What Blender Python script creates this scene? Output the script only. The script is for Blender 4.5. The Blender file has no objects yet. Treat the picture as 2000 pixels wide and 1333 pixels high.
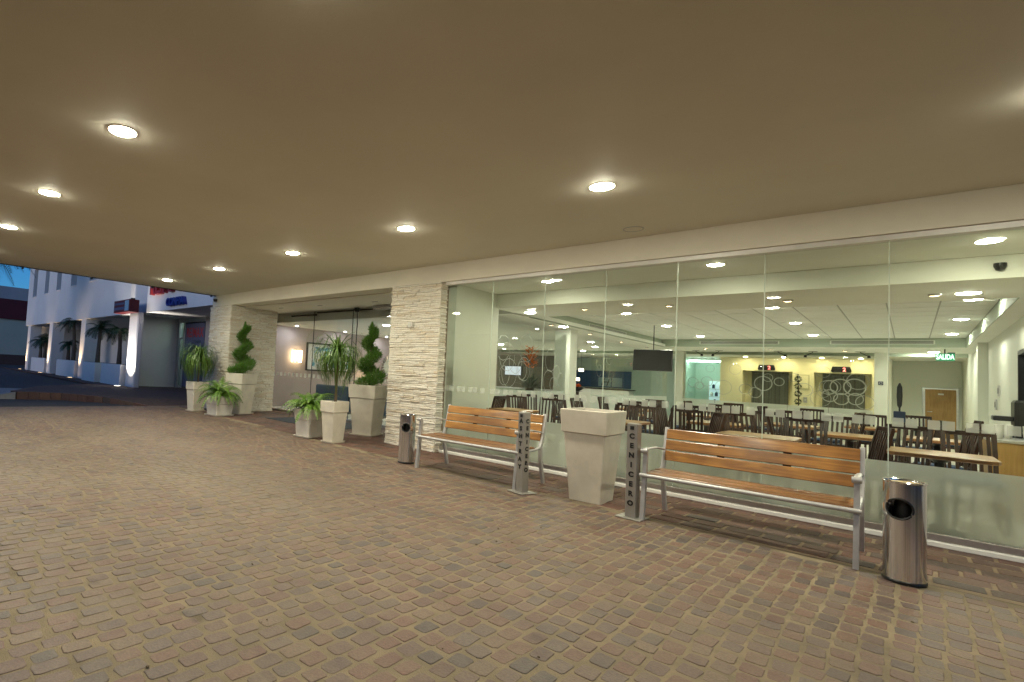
import bpy, math, random
from mathutils import Vector, Matrix
R = math.radians
rnd = random.Random(7)
scene = bpy.context.scene
COL = scene.collection

# ------------------------------------------------------------------ camera
cam_d = bpy.data.cameras.new('camera'); cam = bpy.data.objects.new('camera', cam_d); COL.objects.link(cam)
YAW, PIT, ROL, HCAM = R(47.07), R(2.68), R(3.14), 1.28
_f = Vector((-math.sin(YAW), math.cos(YAW), 0)); _r = Vector((math.cos(YAW), math.sin(YAW), 0)); _u = Vector((0, 0, 1))
_f2 = _f*math.cos(PIT) + _u*math.sin(PIT); _u2 = -_f*math.sin(PIT) + _u*math.cos(PIT)
_r3 = _r*math.cos(ROL) + _u2*math.sin(ROL); _u3 = -_r*math.sin(ROL) + _u2*math.cos(ROL)
cam.matrix_world = Matrix(((_r3.x, _u3.x, -_f2.x, 0), (_r3.y, _u3.y, -_f2.y, 0), (_r3.z, _u3.z, -_f2.z, HCAM), (0, 0, 0, 1)))
cam_d.sensor_width = 36; cam_d.lens = 1013.7/2000*36
cam_d.shift_x = (1000-690.9)/2000; cam_d.shift_y = (676.7-666.5)/2000
cam_d.clip_start = 0.05; cam_d.clip_end = 2000
scene.camera = cam

# ------------------------------------------------------------------ dusk sky, exposure
world = bpy.data.worlds.new('World'); scene.world = world; world.use_nodes = True
wn = world.node_tree.nodes; wl = world.node_tree.links
bg = wn['Background']; sky = wn.new('ShaderNodeTexSky'); sky.sky_type = 'NISHITA'; sky.sun_disc = False
sky.sun_elevation = R(4.0); sky.sun_rotation = R(165); sky.altitude = 1500; sky.ozone_density = 5.0; sky.dust_density = 0.6
wl.new(sky.outputs[0], bg.inputs[0]); bg.inputs[1].default_value = 0.26
sun_d = bpy.data.lights.new('sun', 'SUN'); sun_d.energy = 0.75; sun_d.angle = R(20); sun_d.color = (1.0, .90, .92)   # last glow, low behind the camera
sun = bpy.data.objects.new('sun', sun_d); COL.objects.link(sun)
_sd = Vector((math.sin(R(165))*math.cos(R(4)), math.cos(R(165))*math.cos(R(4)), math.sin(R(4))))
sun.rotation_euler = _sd.to_track_quat('Z', 'Y').to_euler()
scene.view_settings.view_transform = 'Standard'; scene.view_settings.look = 'None'
scene.view_settings.exposure = 0.0; scene.view_settings.gamma = 1.0
scene.render.engine = 'CYCLES'
scene.cycles.use_denoising = True
scene.cycles.max_bounces = 8; scene.cycles.diffuse_bounces = 4; scene.cycles.glossy_bounces = 4
scene.cycles.transmission_bounces = 8; scene.cycles.transparent_max_bounces = 16
scene.cycles.sample_clamp_indirect = 6.0
scene.cycles.caustics_reflective = False; scene.cycles.caustics_refractive = False

LAMP_CANOPY, LAMP_ROOM, LAMP_SMALL = 520.0, 250.0, 220.0

# ------------------------------------------------------------------ materials
M = {}
def nmat(name):
    m = bpy.data.materials.new(name); m.use_nodes = True
    M[name] = m
    return m, m.node_tree.nodes, m.node_tree.links, m.node_tree.nodes['Principled BSDF']
def plain(name, col, rough=0.6, metal=0.0, var=0.12, scale=6.0, bump=0.0, bscale=60.0, stretch=(1,1,1), spec=0.5, coat=0.0):
    m, n, l, b = nmat(name)
    b.inputs['Roughness'].default_value = rough; b.inputs['Metallic'].default_value = metal
    b.inputs['Specular IOR Level'].default_value = spec; b.inputs['Coat Weight'].default_value = coat
    tc = n.new('ShaderNodeNewGeometry'); mp = n.new('ShaderNodeMapping'); mp.inputs['Scale'].default_value = stretch
    l.new(tc.outputs['Position'], mp.inputs[0])
    nz = n.new('ShaderNodeTexNoise'); nz.inputs['Scale'].default_value = scale; nz.inputs['Detail'].default_value = 6; nz.inputs['Roughness'].default_value = 0.6
    l.new(mp.outputs[0], nz.inputs[0])
    cr = n.new('ShaderNodeValToRGB'); a, c = cr.color_ramp.elements
    a.position, c.position = 0.3, 0.7
    a.color = tuple(x*(1-var) for x in col)+(1,); c.color = tuple(min(1, x*(1+var)) for x in col)+(1,)
    l.new(nz.outputs[0], cr.inputs[0]); l.new(cr.outputs[0], b.inputs['Base Color'])
    mr = n.new('ShaderNodeMapRange'); mr.inputs[3].default_value = max(0.02, rough*0.85); mr.inputs[4].default_value = min(1, rough*1.15)
    l.new(nz.outputs[0], mr.inputs[0]); l.new(mr.outputs[0], b.inputs['Roughness'])
    if bump:
        n2 = n.new('ShaderNodeTexNoise'); n2.inputs['Scale'].default_value = bscale; n2.inputs['Detail'].default_value = 5
        l.new(mp.outputs[0], n2.inputs[0])
        bp = n.new('ShaderNodeBump'); bp.inputs['Strength'].default_value = bump; bp.inputs['Distance'].default_value = 0.01
        l.new(n2.outputs[0], bp.inputs['Height']); l.new(bp.outputs[0], b.inputs['Normal'])
    return m
def emit(name, col, s):
    m, n, l, b = nmat(name)
    b.inputs['Base Color'].default_value = (0.8, 0.8, 0.8, 1)
    b.inputs['Emission Color'].default_value = tuple(col)+(1,); b.inputs['Emission Strength'].default_value = s
    return m
def stain(n, l, pos, col):
    """worn and oily patches: broad blotches, long drag marks along the drive, small drips"""
    def layer(sc, st, lo, hi, amt, det=4):
        mp = n.new('ShaderNodeMapping'); mp.inputs['Scale'].default_value = st; l.new(pos, mp.inputs[0])
        z = n.new('ShaderNodeTexNoise'); z.inputs['Scale'].default_value = sc; z.inputs['Detail'].default_value = det; z.inputs['Roughness'].default_value = .65; l.new(mp.outputs[0], z.inputs[0])
        r_ = n.new('ShaderNodeMapRange'); r_.inputs[1].default_value = lo; r_.inputs[2].default_value = hi; r_.inputs[3].default_value = 1.0; r_.inputs[4].default_value = amt; l.new(z.outputs[0], r_.inputs[0]); return r_.outputs[0]
    a = layer(.5, (1,1,1), .42, .68, .82); b = layer(1.1, (.12,1.6,1), .50, .72, .84); c = layer(3.4, (1,1,1), .67, .74, .66, 2)
    for f in (a, b, c):
        mu = n.new('ShaderNodeMix'); mu.data_type = 'RGBA'; mu.blend_type = 'MULTIPLY'; mu.inputs[0].default_value = 1
        l.new(col, mu.inputs[6]); l.new(f, mu.inputs[7]); col = mu.outputs[2]
    return col
def pieces(name, cols, rough=0.8, dust=None, dust_amt=0.5, bump=0.4, bscale=90, fine=0.25):
    """a colour of its own for every piece (object or island), grain and, if given, patchy dust"""
    m, n, l, b = nmat(name)
    b.inputs['Roughness'].default_value = rough
    g = n.new('ShaderNodeNewGeometry'); oi = n.new('ShaderNodeObjectInfo')
    ad = n.new('ShaderNodeMath'); ad.operation = 'ADD'; l.new(g.outputs['Random Per Island'], ad.inputs[0]); l.new(oi.outputs['Random'], ad.inputs[1])
    fr = n.new('ShaderNodeMath'); fr.operation = 'FRACT'; l.new(ad.outputs[0], fr.inputs[0])
    cr = n.new('ShaderNodeValToRGB'); cr.color_ramp.interpolation = 'LINEAR'
    el = cr.color_ramp.elements
    el[0].color = tuple(cols[0])+(1,); el[1].color = tuple(cols[-1])+(1,)
    for i, c in enumerate(cols[1:-1], 1):
        e = el.new(i/(len(cols)-1)); e.color = tuple(c)+(1,)
    l.new(fr.outputs[0], cr.inputs[0])
    nz = n.new('ShaderNodeTexNoise'); nz.inputs['Scale'].default_value = bscale; nz.inputs['Detail'].default_value = 6
    l.new(g.outputs['Position'], nz.inputs[0])
    mu = n.new('ShaderNodeMix'); mu.data_type = 'RGBA'; mu.blend_type = 'MULTIPLY'; mu.inputs[0].default_value = 1.0
    mr = n.new('ShaderNodeMapRange'); mr.inputs[1].default_value = 0.3; mr.inputs[2].default_value = 0.7
    mr.inputs[3].default_value = 1-fine; mr.inputs[4].default_value = 1+fine
    l.new(nz.outputs[0], mr.inputs[0]); l.new(cr.outputs[0], mu.inputs[6]); l.new(mr.outputs[0], mu.inputs[7])
    out = mu.outputs[2]
    if dust:
        n3 = n.new('ShaderNodeTexNoise'); n3.inputs['Scale'].default_value = 0.55; n3.inputs['Detail'].default_value = 5; n3.inputs['Roughness'].default_value = 0.65
        l.new(g.outputs['Position'], n3.inputs[0])
        n4 = n.new('ShaderNodeTexNoise'); n4.inputs['Scale'].default_value = 14; n4.inputs['Detail'].default_value = 4
        l.new(g.outputs['Position'], n4.inputs[0])
        ma = n.new('ShaderNodeMath'); ma.operation = 'MULTIPLY'; l.new(n3.outputs[0], ma.inputs[0]); l.new(n4.outputs[0], ma.inputs[1])
        m3 = n.new('ShaderNodeMapRange'); m3.inputs[1].default_value = 0.16; m3.inputs[2].default_value = 0.34; m3.inputs[4].default_value = dust_amt
        l.new(ma.outputs[0], m3.inputs[0])
        sp_ = n.new('ShaderNodeSeparateXYZ'); l.new(g.outputs['Position'], sp_.inputs[0])       # thickest where cars pass, thin beside the walk
        ln = n.new('ShaderNodeMapRange'); ln.interpolation_type = 'SMOOTHSTEP'; ln.inputs[1].default_value = 2.6; ln.inputs[2].default_value = 4.7; ln.inputs[3].default_value = 1.0; ln.inputs[4].default_value = 0.18; l.new(sp_.outputs[1], ln.inputs[0])
        m5 = n.new('ShaderNodeMath'); m5.operation = 'MULTIPLY'; l.new(m3.outputs[0], m5.inputs[0]); l.new(ln.outputs[0], m5.inputs[1])
        lx = n.new('ShaderNodeMapRange'); lx.interpolation_type = 'SMOOTHSTEP'; lx.inputs[1].default_value = -6.0; lx.inputs[2].default_value = -2.4; lx.inputs[3].default_value = 1.0; lx.inputs[4].default_value = 0.35; l.new(sp_.outputs[0], lx.inputs[0])
        m6 = n.new('ShaderNodeMath'); m6.operation = 'MULTIPLY'; l.new(m5.outputs[0], m6.inputs[0]); l.new(lx.outputs[0], m6.inputs[1]); m3 = m6
        mx = n.new('ShaderNodeMix'); mx.data_type = 'RGBA'; mx.inputs[7].default_value = tuple(dust)+(1,)
        l.new(m3.outputs[0], mx.inputs[0]); l.new(out, mx.inputs[6]); out = mx.outputs[2]
    if dust:
        out = stain(n, l, g.outputs['Position'], out)
    l.new(out, b.inputs['Base Color'])
    if bump:
        bp = n.new('ShaderNodeBump'); bp.inputs['Strength'].default_value = bump; bp.inputs['Distance'].default_value = 0.006
        l.new(nz.outputs[0], bp.inputs['Height']); l.new(bp.outputs[0], b.inputs['Normal'])
    return m
def clear_glass(name, tint, refl=1.0):
    m, n, l, b = nmat(name); n.remove(b)
    o = n['Material Output']; t = n.new('ShaderNodeBsdfTransparent'); t.inputs[0].default_value = tuple(tint)+(1,)
    g = n.new('ShaderNodeBsdfGlossy'); g.inputs['Roughness'].default_value = 0.015
    f = n.new('ShaderNodeFresnel'); f.inputs[0].default_value = 1.5
    mm = n.new('ShaderNodeMath'); mm.operation = 'MULTIPLY'; mm.inputs[1].default_value = refl; l.new(f.outputs[0], mm.inputs[0])
    x = n.new('ShaderNodeMixShader'); l.new(mm.outputs[0], x.inputs[0]); l.new(t.outputs[0], x.inputs[1]); l.new(g.outputs[0], x.inputs[2])
    l.new(x.outputs[0], o.inputs[0]); return m
def frost_glass(name, col, a_trans=0.45, rough=0.32):
    m, n, l, b = nmat(name); n.remove(b); o = n['Material Output']
    d = n.new('ShaderNodeBsdfDiffuse'); d.inputs[0].default_value = tuple(col)+(1,)
    t = n.new('ShaderNodeBsdfTranslucent'); t.inputs[0].default_value = tuple(col)+(1,)
    rf = n.new('ShaderNodeBsdfRefraction'); rf.inputs['Roughness'].default_value = rough; rf.inputs['IOR'].default_value = 1.06; rf.inputs[0].default_value = tuple(min(1, c*1.25) for c in col)+(1,)
    a = n.new('ShaderNodeMixShader'); a.inputs[0].default_value = 0.5; l.new(d.outputs[0], a.inputs[1]); l.new(t.outputs[0], a.inputs[2])
    c = n.new('ShaderNodeMixShader'); c.inputs[0].default_value = a_trans; l.new(a.outputs[0], c.inputs[1]); l.new(rf.outputs[0], c.inputs[2])
    g = n.new('ShaderNodeBsdfGlossy'); g.inputs['Roughness'].default_value = 0.25
    e = n.new('ShaderNodeMixShader'); e.inputs[0].default_value = 0.06; l.new(c.outputs[0], e.inputs[1]); l.new(g.outputs[0], e.inputs[2])
    l.new(e.outputs[0], o.inputs[0]); return m
def leafy(name, c1, c2, rough=0.45):
    m = pieces(name, [c1, c2, c1, tuple((a+b)*0.7 for a, b in zip(c1, c2))], rough, bump=0, fine=0.15, bscale=30)
    m.node_tree.nodes['Principled BSDF'].inputs['Subsurface Weight'].default_value = 0.0
    return m
def wood(name, c1, c2, rough=0.4, axis='x', coat=0.0):
    m, n, l, b = nmat(name)
    b.inputs['Roughness'].default_value = rough; b.inputs['Coat Weight'].default_value = coat; b.inputs['Coat Roughness'].default_value = 0.15
    tc = n.new('ShaderNodeTexCoord'); oi = n.new('ShaderNodeObjectInfo'); mp = n.new('ShaderNodeMapping')
    s = {'x': (1.5, 22, 22), 'y': (22, 1.5, 22), 'z': (22, 22, 1.5)}[axis]; mp.inputs['Scale'].default_value = s
    va = n.new('ShaderNodeVectorMath'); va.operation = 'ADD'; l.new(tc.outputs['Object'], va.inputs[0])
    l.new(oi.outputs['Location'], va.inputs[1])
    l.new(va.outputs[0], mp.inputs[0])
    nz = n.new('ShaderNodeTexNoise'); nz.inputs['Scale'].default_value = 1.6; nz.inputs['Detail'].default_value = 8; nz.inputs['Distortion'].default_value = 0.8
    l.new(mp.outputs[0], nz.inputs[0])
    n2 = n.new('ShaderNodeTexNoise'); n2.inputs['Scale'].default_value = 3.0; l.new(va.outputs[0], n2.inputs[0])
    ad = n.new('ShaderNodeMath'); ad.operation = 'ADD'; l.new(nz.outputs[0], ad.inputs[0]); l.new(n2.outputs[0], ad.inputs[1])
    cr = n.new('ShaderNodeValToRGB'); cr.color_ramp.elements[0].position = 0.7; cr.color_ramp.elements[1].position = 1.25 if False else 1.0
    cr.color_ramp.elements[0].color = tuple(c1)+(1,); cr.color_ramp.elements[1].color = tuple(c2)+(1,)
    mh = n.new('ShaderNodeMath'); mh.operation = 'MULTIPLY'; mh.inputs[1].default_value = 0.85; l.new(ad.outputs[0], mh.inputs[0])
    l.new(mh.outputs[0], cr.inputs[0]); l.new(cr.outputs[0], b.inputs['Base Color'])
    bp = n.new('ShaderNodeBump'); bp.inputs['Strength'].default_value = 0.15; bp.inputs['Distance'].default_value = 0.004
    l.new(nz.outputs[0], bp.inputs['Height']); l.new(bp.outputs[0], b.inputs['Normal'])
    return m
def brushed(name, col, rough=0.28, freq=9.0):
    """brushed vertically: gloss streaks, plus tone streaks painted in as streaky reflections"""
    m, n, l, b = nmat(name)
    b.inputs['Metallic'].default_value = 1
    tc = n.new('ShaderNodeTexCoord'); mp = n.new('ShaderNodeMapping'); mp.inputs['Scale'].default_value = (freq, freq, .03); l.new(tc.outputs['Object'], mp.inputs[0])
    nz = n.new('ShaderNodeTexNoise'); nz.inputs['Scale'].default_value = 3; nz.inputs['Detail'].default_value = 5; nz.inputs['Roughness'].default_value = .7; l.new(mp.outputs[0], nz.inputs[0])
    cr = n.new('ShaderNodeValToRGB'); cr.color_ramp.elements[0].position = .32; cr.color_ramp.elements[1].position = .68
    cr.color_ramp.elements[0].color = tuple(c*.62 for c in col)+(1,); cr.color_ramp.elements[1].color = tuple(min(1,c*1.3) for c in col)+(1,)
    l.new(nz.outputs[0], cr.inputs[0]); l.new(cr.outputs[0], b.inputs['Base Color'])
    mr = n.new('ShaderNodeMapRange'); mr.inputs[3].default_value = rough*0.7; mr.inputs[4].default_value = rough*1.4; l.new(nz.outputs[0], mr.inputs[0]); l.new(mr.outputs[0], b.inputs['Roughness'])
    return m

pieces('cobble', [(.140,.074,.056),(.168,.092,.068),(.118,.086,.076),(.150,.080,.060),(.175,.118,.082),(.086,.067,.063),(.140,.075,.058),(.130,.096,.082),(.158,.094,.070)], 0.55, dust=(.235,.185,.125), dust_amt=0.75)
pieces('side_brick', [(.115,.058,.045),(.15,.072,.054),(.085,.066,.060),(.13,.08,.06),(.165,.082,.062),(.10,.068,.056)], 0.65, dust=(.16,.115,.08), dust_amt=0.4, bscale=50)
m = plain('mortar', (.232,.184,.118), 0.95, var=0.25, scale=5, bump=0.5, bscale=140); n = m.node_tree.nodes; l = m.node_tree.links; b = n['Principled BSDF']
_s = b.inputs['Base Color'].links[0].from_socket; _g = n.new('ShaderNodeNewGeometry'); l.new(stain(n, l, _g.outputs['Position'], _s), b.inputs['Base Color'])
plain('dark_mortar', (.24,.18,.12), 0.95, var=0.3, scale=7, bump=0.4, bscale=120)
plain('path_brick', (.085,.055,.045), 0.9, var=0.35, scale=9, bump=0.4, bscale=40)
plain('asphalt', (.05,.05,.053), 0.9, var=0.25, scale=3, bump=0.5, bscale=160)
plain('earth', (.06,.055,.05), 0.95, var=0.2, scale=0.3)
pieces('ledge_stone', [(.83,.78,.68),(.87,.83,.74),(.81,.75,.64),(.88,.85,.77),(.84,.79,.69),(.74,.64,.50),(.87,.83,.74)], 0.85, bump=0.8, bscale=45, fine=0.12)
plain('stone_backing', (.42,.35,.26), 0.9, var=0.2, scale=30)
plain('canopy_paint', (.80,.77,.66), 0.7, var=0.05, scale=0.6, bump=0.10, bscale=90)
plain('fascia_paint', (.84,.80,.69), 0.75, var=0.05, scale=1.5, bump=0.08, bscale=200)
plain('white_paint', (.80,.79,.74), 0.6, var=0.04, scale=2, bump=0.05, bscale=200)
plain('room_wall', (.72,.74,.65), 0.65, var=0.03, scale=1.5)
plain('cream_wall', (.80,.74,.50), 0.6, var=0.04, scale=1.5)
plain('mint_wall', (.62,.76,.68), 0.5, var=0.04, scale=1.5)
plain('sage_paint', (.40,.46,.36), 0.7, var=0.05, scale=2)
plain('room_ceiling', (.86,.87,.80), 0.8, var=0.03, scale=2)
pieces('ceiling_tile', [(.84,.85,.80),(.87,.88,.83),(.85,.86,.81)], 0.9, bump=0.3, bscale=160, fine=0.06)
plain('tile_grid', (.45,.46,.42), 0.6, var=0.05)
plain('room_floor', (.80,.78,.70), 0.25, var=0.08, scale=3)
plain('aluminium', (.66,.65,.64), 0.32, 1.0, var=0.08, scale=20)
plain('track_metal', (.74,.72,.69), 0.45, 0.15, var=0.06, scale=9)
plain('painted_steel', (.50,.49,.49), 0.38, 0.35, var=0.1, scale=14, bump=0.1, bscale=200)
plain('steel_post', (.38,.36,.33), 0.4, 0.6, var=0.08, scale=10, stretch=(1,1,.2))
brushed('brushed_steel', (.74,.74,.75), 0.13, 14)
brushed('lift_door_steel', (.17,.165,.14), 0.4)
plain('dark_metal', (.03,.03,.032), 0.4, 0.6, var=0.2)
plain('black_plastic', (.012,.012,.013), 0.35, var=0.2)
plain('black_paint', (.008,.008,.008), 0.5, var=0.1)
plain('sand', (.50,.40,.24), 0.95, var=0.25, scale=120, bump=0.6, bscale=260)
plain('stoneware', (.68,.63,.53), 0.6, var=0.11, scale=4, bump=0.15, bscale=150)
plain('stoneware_pale', (.70,.66,.60), 0.6, var=0.10, scale=5, bump=0.15, bscale=150)
plain('soil', (.035,.024,.016), 0.95, var=0.4, scale=60, bump=0.8, bscale=120)
plain('bark', (.13,.095,.06), 0.9, var=0.3, scale=25, bump=0.6, bscale=60, stretch=(1,1,.3))
plain('palm_bark', (.10,.075,.055), 0.95, var=0.35, scale=20, bump=0.8, bscale=40, stretch=(1,1,2))
leafy('topiary_leaf', (.055,.16,.022), (.14,.27,.04))
leafy('fern_leaf', (.07,.17,.02), (.17,.28,.04))
leafy('ponytail_leaf', (.05,.12,.02), (.13,.21,.04))
leafy('palm_leaf', (.02,.045,.015), (.035,.07,.02))
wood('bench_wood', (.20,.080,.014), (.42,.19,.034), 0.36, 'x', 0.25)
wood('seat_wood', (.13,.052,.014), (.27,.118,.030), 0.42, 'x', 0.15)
wood('dark_wood', (.020,.008,.006), (.046,.018,.011), 0.35, 'z')
wood('table_wood', (.42,.24,.10), (.58,.36,.17), 0.28, 'x', 0.4)
wood('table_edge', (.26,.12,.05), (.36,.17,.07), 0.35, 'x')
wood('door_wood', (.36,.20,.06), (.48,.28,.09), 0.4, 'z', 0.2)
plain('blue_fabric', (.03,.055,.11), 0.9, var=0.15, scale=40)
plain('blue_sofa', (.06,.10,.16), 0.85, var=0.12, scale=30)
plain('mat_fibre', (.045,.055,.075), 0.98, var=0.2, scale=80, bump=0.5, bscale=300)
plain('lobby_wall', (.42,.35,.33), 0.55, var=0.06, scale=2)
plain('brown_wall', (.10,.085,.06), 0.5, var=0.15, scale=3)
plain('blue_wall', (.035,.10,.23), 0.45, var=0.08, scale=4)
plain('pale_blue', (.30,.45,.55), 0.4, var=0.04)
plain('navy', (.012,.025,.06), 0.4, var=0.05)
plain('red_letter', (.35,.015,.02), 0.4, var=0.05)
plain('blue_letter', (.02,.035,.25), 0.4, var=0.05)
plain('dark_red', (.12,.012,.014), 0.55, var=0.1, scale=1)
plain('banner_blue', (.10,.115,.20), 0.6, var=0.06)
plain('far_cream', (.48,.46,.36), 0.8, var=0.06, scale=0.6)
plain('far_brown', (.10,.05,.04), 0.85, var=0.15, scale=0.8)
plain('far_grey', (.42,.38,.38), 0.8, var=0.08, scale=0.6)
plain('plaster_white', (.74,.72,.70), 0.75, var=0.05, scale=0.8, bump=0.06, bscale=80)
plain('window_dark', (.03,.05,.07), 0.08, var=0.1, spec=0.8)
plain('screen_black', (.016,.015,.012), 0.5, var=0.1)
plain('pale_panel', (.55,.52,.34), 0.4, var=0.05)
plain('flower_orange', (.65,.18,.03), 0.6, var=0.3, scale=40)
plain('white_plastic', (.75,.74,.70), 0.4, var=0.03)
plain('kerb_concrete', (.30,.29,.28), 0.85, var=0.15, scale=4, bump=0.3)
clear_glass('pane_glass', (.90,.97,.92))
clear_glass('door_glass', (.93,.97,.95), 0.8)
clear_glass('store_glass', (.55,.65,.55), 0.8)
plain('glass_edge', (.62,.72,.62), 0.25, var=0.05, spec=0.8)
frost_glass('frost_film', (.90,.94,.88), 0.26, 0.45)
m = frost_glass('etched_film', (.86,.90,.84), 0.15, 0.4); n = m.node_tree.nodes; l = m.node_tree.links; o_ = n['Material Output']
_src = o_.inputs[0].links[0].from_socket; _tr = n.new('ShaderNodeBsdfTransparent'); _mx = n.new('ShaderNodeMixShader'); _mx.inputs[0].default_value = .48
l.new(_src, _mx.inputs[1]); l.new(_tr.outputs[0], _mx.inputs[2]); l.new(_mx.outputs[0], o_.inputs[0])
frost_glass('frost_band', (.72,.76,.72), 0.2, 0.5)
emit('lamp_canopy', (1.0, .95, .74), LAMP_CANOPY)
emit('lamp_front', (1.0, .95, .70), LAMP_ROOM*1.2)
emit('lamp_room', (1.0, .96, .80), LAMP_ROOM)
emit('lamp_halogen', (1.0, .68, .36), LAMP_SMALL)
emit('lamp_washer', (1.0, .82, .46), 300)
emit('lamp_lobby', (.88, .90, 1.0), 420)
emit('lamp_sconce', (1.0, .72, .38), 14)
emit('lamp_cube', (1.0, .80, .55), 5)
emit('lamp_tube', (.78, 1.0, .88), 30)
emit('lamp_up', (1.0, .90, .74), 12)
emit('lamp_up_warm', (1.0, .66, .34), 8)
emit('exit_green', (.02, .55, .24), .45); M['exit_green'].node_tree.nodes['Principled BSDF'].inputs['Base Color'].default_value = (.01,.16,.07,1)
emit('exit_white', (.80, 1.0, .92), 1.3)
emit('led_red', (1.0, .05, .06), 4.0)
emit('neon_blue', (.25, .28, 1.0), 1.6)
emit('screen_blue', (.35, .45, .8), 0.5)
emit('fridge_light', (.55, .9, 1.0), .55)
m, n, l, b = nmat('picture_paint')      # an abstract of blue, white, orange
tc = n.new('ShaderNodeNewGeometry'); nz = n.new('ShaderNodeTexNoise'); nz.inputs['Scale'].default_value = 1.7; nz.inputs['Detail'].default_value = 3; nz.inputs['Distortion'].default_value = 1.6
l.new(tc.outputs['Position'], nz.inputs[0]); cr = n.new('ShaderNodeValToRGB'); e = cr.color_ramp.elements
e[0].position = .36; e[0].color = (.03,.12,.3,1); e[1].position = .72; e[1].color = (.75,.35,.05,1)
for p_, c_ in ((.44,(.15,.4,.5,1)),(.5,(.72,.74,.70,1)),(.6,(.75,.76,.72,1)),(.67,(.6,.6,.35,1))):
    q = e.new(p_); q.color = c_
l.new(nz.outputs[0], cr.inputs[0]); l.new(cr.outputs[0], b.inputs['Base Color']); b.inputs['Roughness'].default_value = .5

# ------------------------------------------------------------------ mesh builder and object helpers
ORI = {}
class MB:
    def __init__(s): s.v = []; s.f = []; s.sm = False
    def quadv(s, pts):
        i = len(s.v); s.v += [tuple(p) for p in pts]; s.f.append(tuple(range(i, i+len(pts)))); return s
    def box(s, x0, x1, y0, y1, z0, z1, T=None):
        c = [(x0,y0,z0),(x1,y0,z0),(x1,y1,z0),(x0,y1,z0),(x0,y0,z1),(x1,y0,z1),(x1,y1,z1),(x0,y1,z1)]
        return s.hexa(c, T)
    def hexa(s, c, T=None):
        i = len(s.v)
        if T is not None: c = [T @ Vector(p) for p in c]
        s.v += [tuple(p) for p in c]
        s.f += [tuple(i+k for k in q) for q in ((0,3,2,1),(4,5,6,7),(0,1,5,4),(1,2,6,5),(2,3,7,6),(3,0,4,7))]
        return s
    def bbox(s, x0, x1, y0, y1, z0, z1, b=0.006, T=None):
        """box with chamfered edges along its longest axis and ends"""
        L = (x1-x0, y1-y0, z1-z0); ax = L.index(max(L))
        lo = [x0,y0,z0]; hi = [x1,y1,z1]; u, w = [k for k in range(3) if k != ax]
        b = min(b, L[u]*.4, L[w]*.4, L[ax]*.4)
        def ring(a, ins):
            pts = []
            U0, U1, W0, W1 = lo[u]+ins, hi[u]-ins, lo[w]+ins, hi[w]-ins
            for (pu, pw) in ((U0+b,W0),(U1-b,W0),(U1,W0+b),(U1,W1-b),(U1-b,W1),(U0+b,W1),(U0,W1-b),(U0,W0+b)):
                p = [0,0,0]; p[ax] = a; p[u] = pu; p[w] = pw; pts.append(p)
            return pts
        return s.loft([ring(lo[ax], b*.6), ring(lo[ax]+b, 0), ring(hi[ax]-b, 0), ring(hi[ax], b*.6)], True, T)
    def loft(s, rings, caps=True, T=None, closed=True):
        i0 = len(s.v); n = len(rings[0])
        for r_ in rings:
            for p in r_: s.v.append(tuple(T @ Vector(p)) if T is not None else tuple(p))
        for a in range(len(rings)-1):
            for k in range(n if closed else n-1):
                k2 = (k+1) % n
                s.f.append((i0+a*n+k, i0+a*n+k2, i0+(a+1)*n+k2, i0+(a+1)*n+k))
        if caps:
            s.f.append(tuple(i0+k for k in reversed(range(n)))); s.f.append(tuple(i0+(len(rings)-1)*n+k for k in range(n)))
        return s
    def tube(s, pts, rad, n=8, caps=True, flat=1.0):
        pts = [Vector(p) for p in pts]; rings = []
        if not isinstance(rad, (list, tuple)): rad = [rad]*len(pts)
        for i, p in enumerate(pts):
            d = (pts[min(i+1, len(pts)-1)] - pts[max(i-1, 0)]).normalized()
            a = Vector((0,0,1)) if abs(d.z) < 0.9 else Vector((1,0,0))
            x = d.cross(a).normalized(); y = x.cross(d)
            rings.append([p + (x*math.cos(2*math.pi*k/n) + y*flat*math.sin(2*math.pi*k/n))*rad[i] for k in range(n)])
        return s.loft(rings, caps)
    def lathe(s, prof, n=24, c=(0,0,0), sx=1, sy=1, caps=False, T=None):
        return s.loft([[(c[0]+r_*sx*math.cos(2*math.pi*k/n), c[1]+r_*sy*math.sin(2*math.pi*k/n), c[2]+z) for k in range(n)] for r_, z in prof], caps, T)
    def disc(s, c, r_, n=20, up=True, ry=None):
        ry = ry or r_
        p = [(c[0]+r_*math.cos(2*math.pi*k/n), c[1]+ry*math.sin(2*math.pi*k/n), c[2]) for k in range(n)]
        return s.quadv(p if up else p[::-1])
    def mesh(s, name, mat, off=None, smooth=False):
        me = bpy.data.meshes.new(name)
        v = s.v if off is None else [(x-off[0], y-off[1], z-off[2]) for x, y, z in s.v]
        me.from_pydata(v, [], s.f); me.update()
        if mat: me.materials.append(M[mat])
        if smooth or s.sm:
            me.polygons.foreach_set('use_smooth', [True]*len(me.polygons))
            try: me.set_sharp_from_angle(angle=R(40))
            except Exception: pass
        return me
    def build(s, name, mat, parent=None, world=True, smooth=False):
        """world=True: vertices are world coordinates; otherwise local to the parent"""
        off = ORI.get(parent.name) if (parent is not None and world) else None
        o = bpy.data.objects.new(name, s.mesh(name, mat, off, smooth)); COL.objects.link(o)
        if parent is not None:
            o.parent = parent; ORI[o.name] = ORI.get(parent.name, Vector((0,0,0)))
        else: ORI[o.name] = Vector((0,0,0))
        return o
def tag(o, label=None, cat=None, group=None, kind=None):
    if label: o['label'] = label
    if cat: o['category'] = cat
    if group: o['group'] = group
    if kind: o['kind'] = kind
    return o
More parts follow.
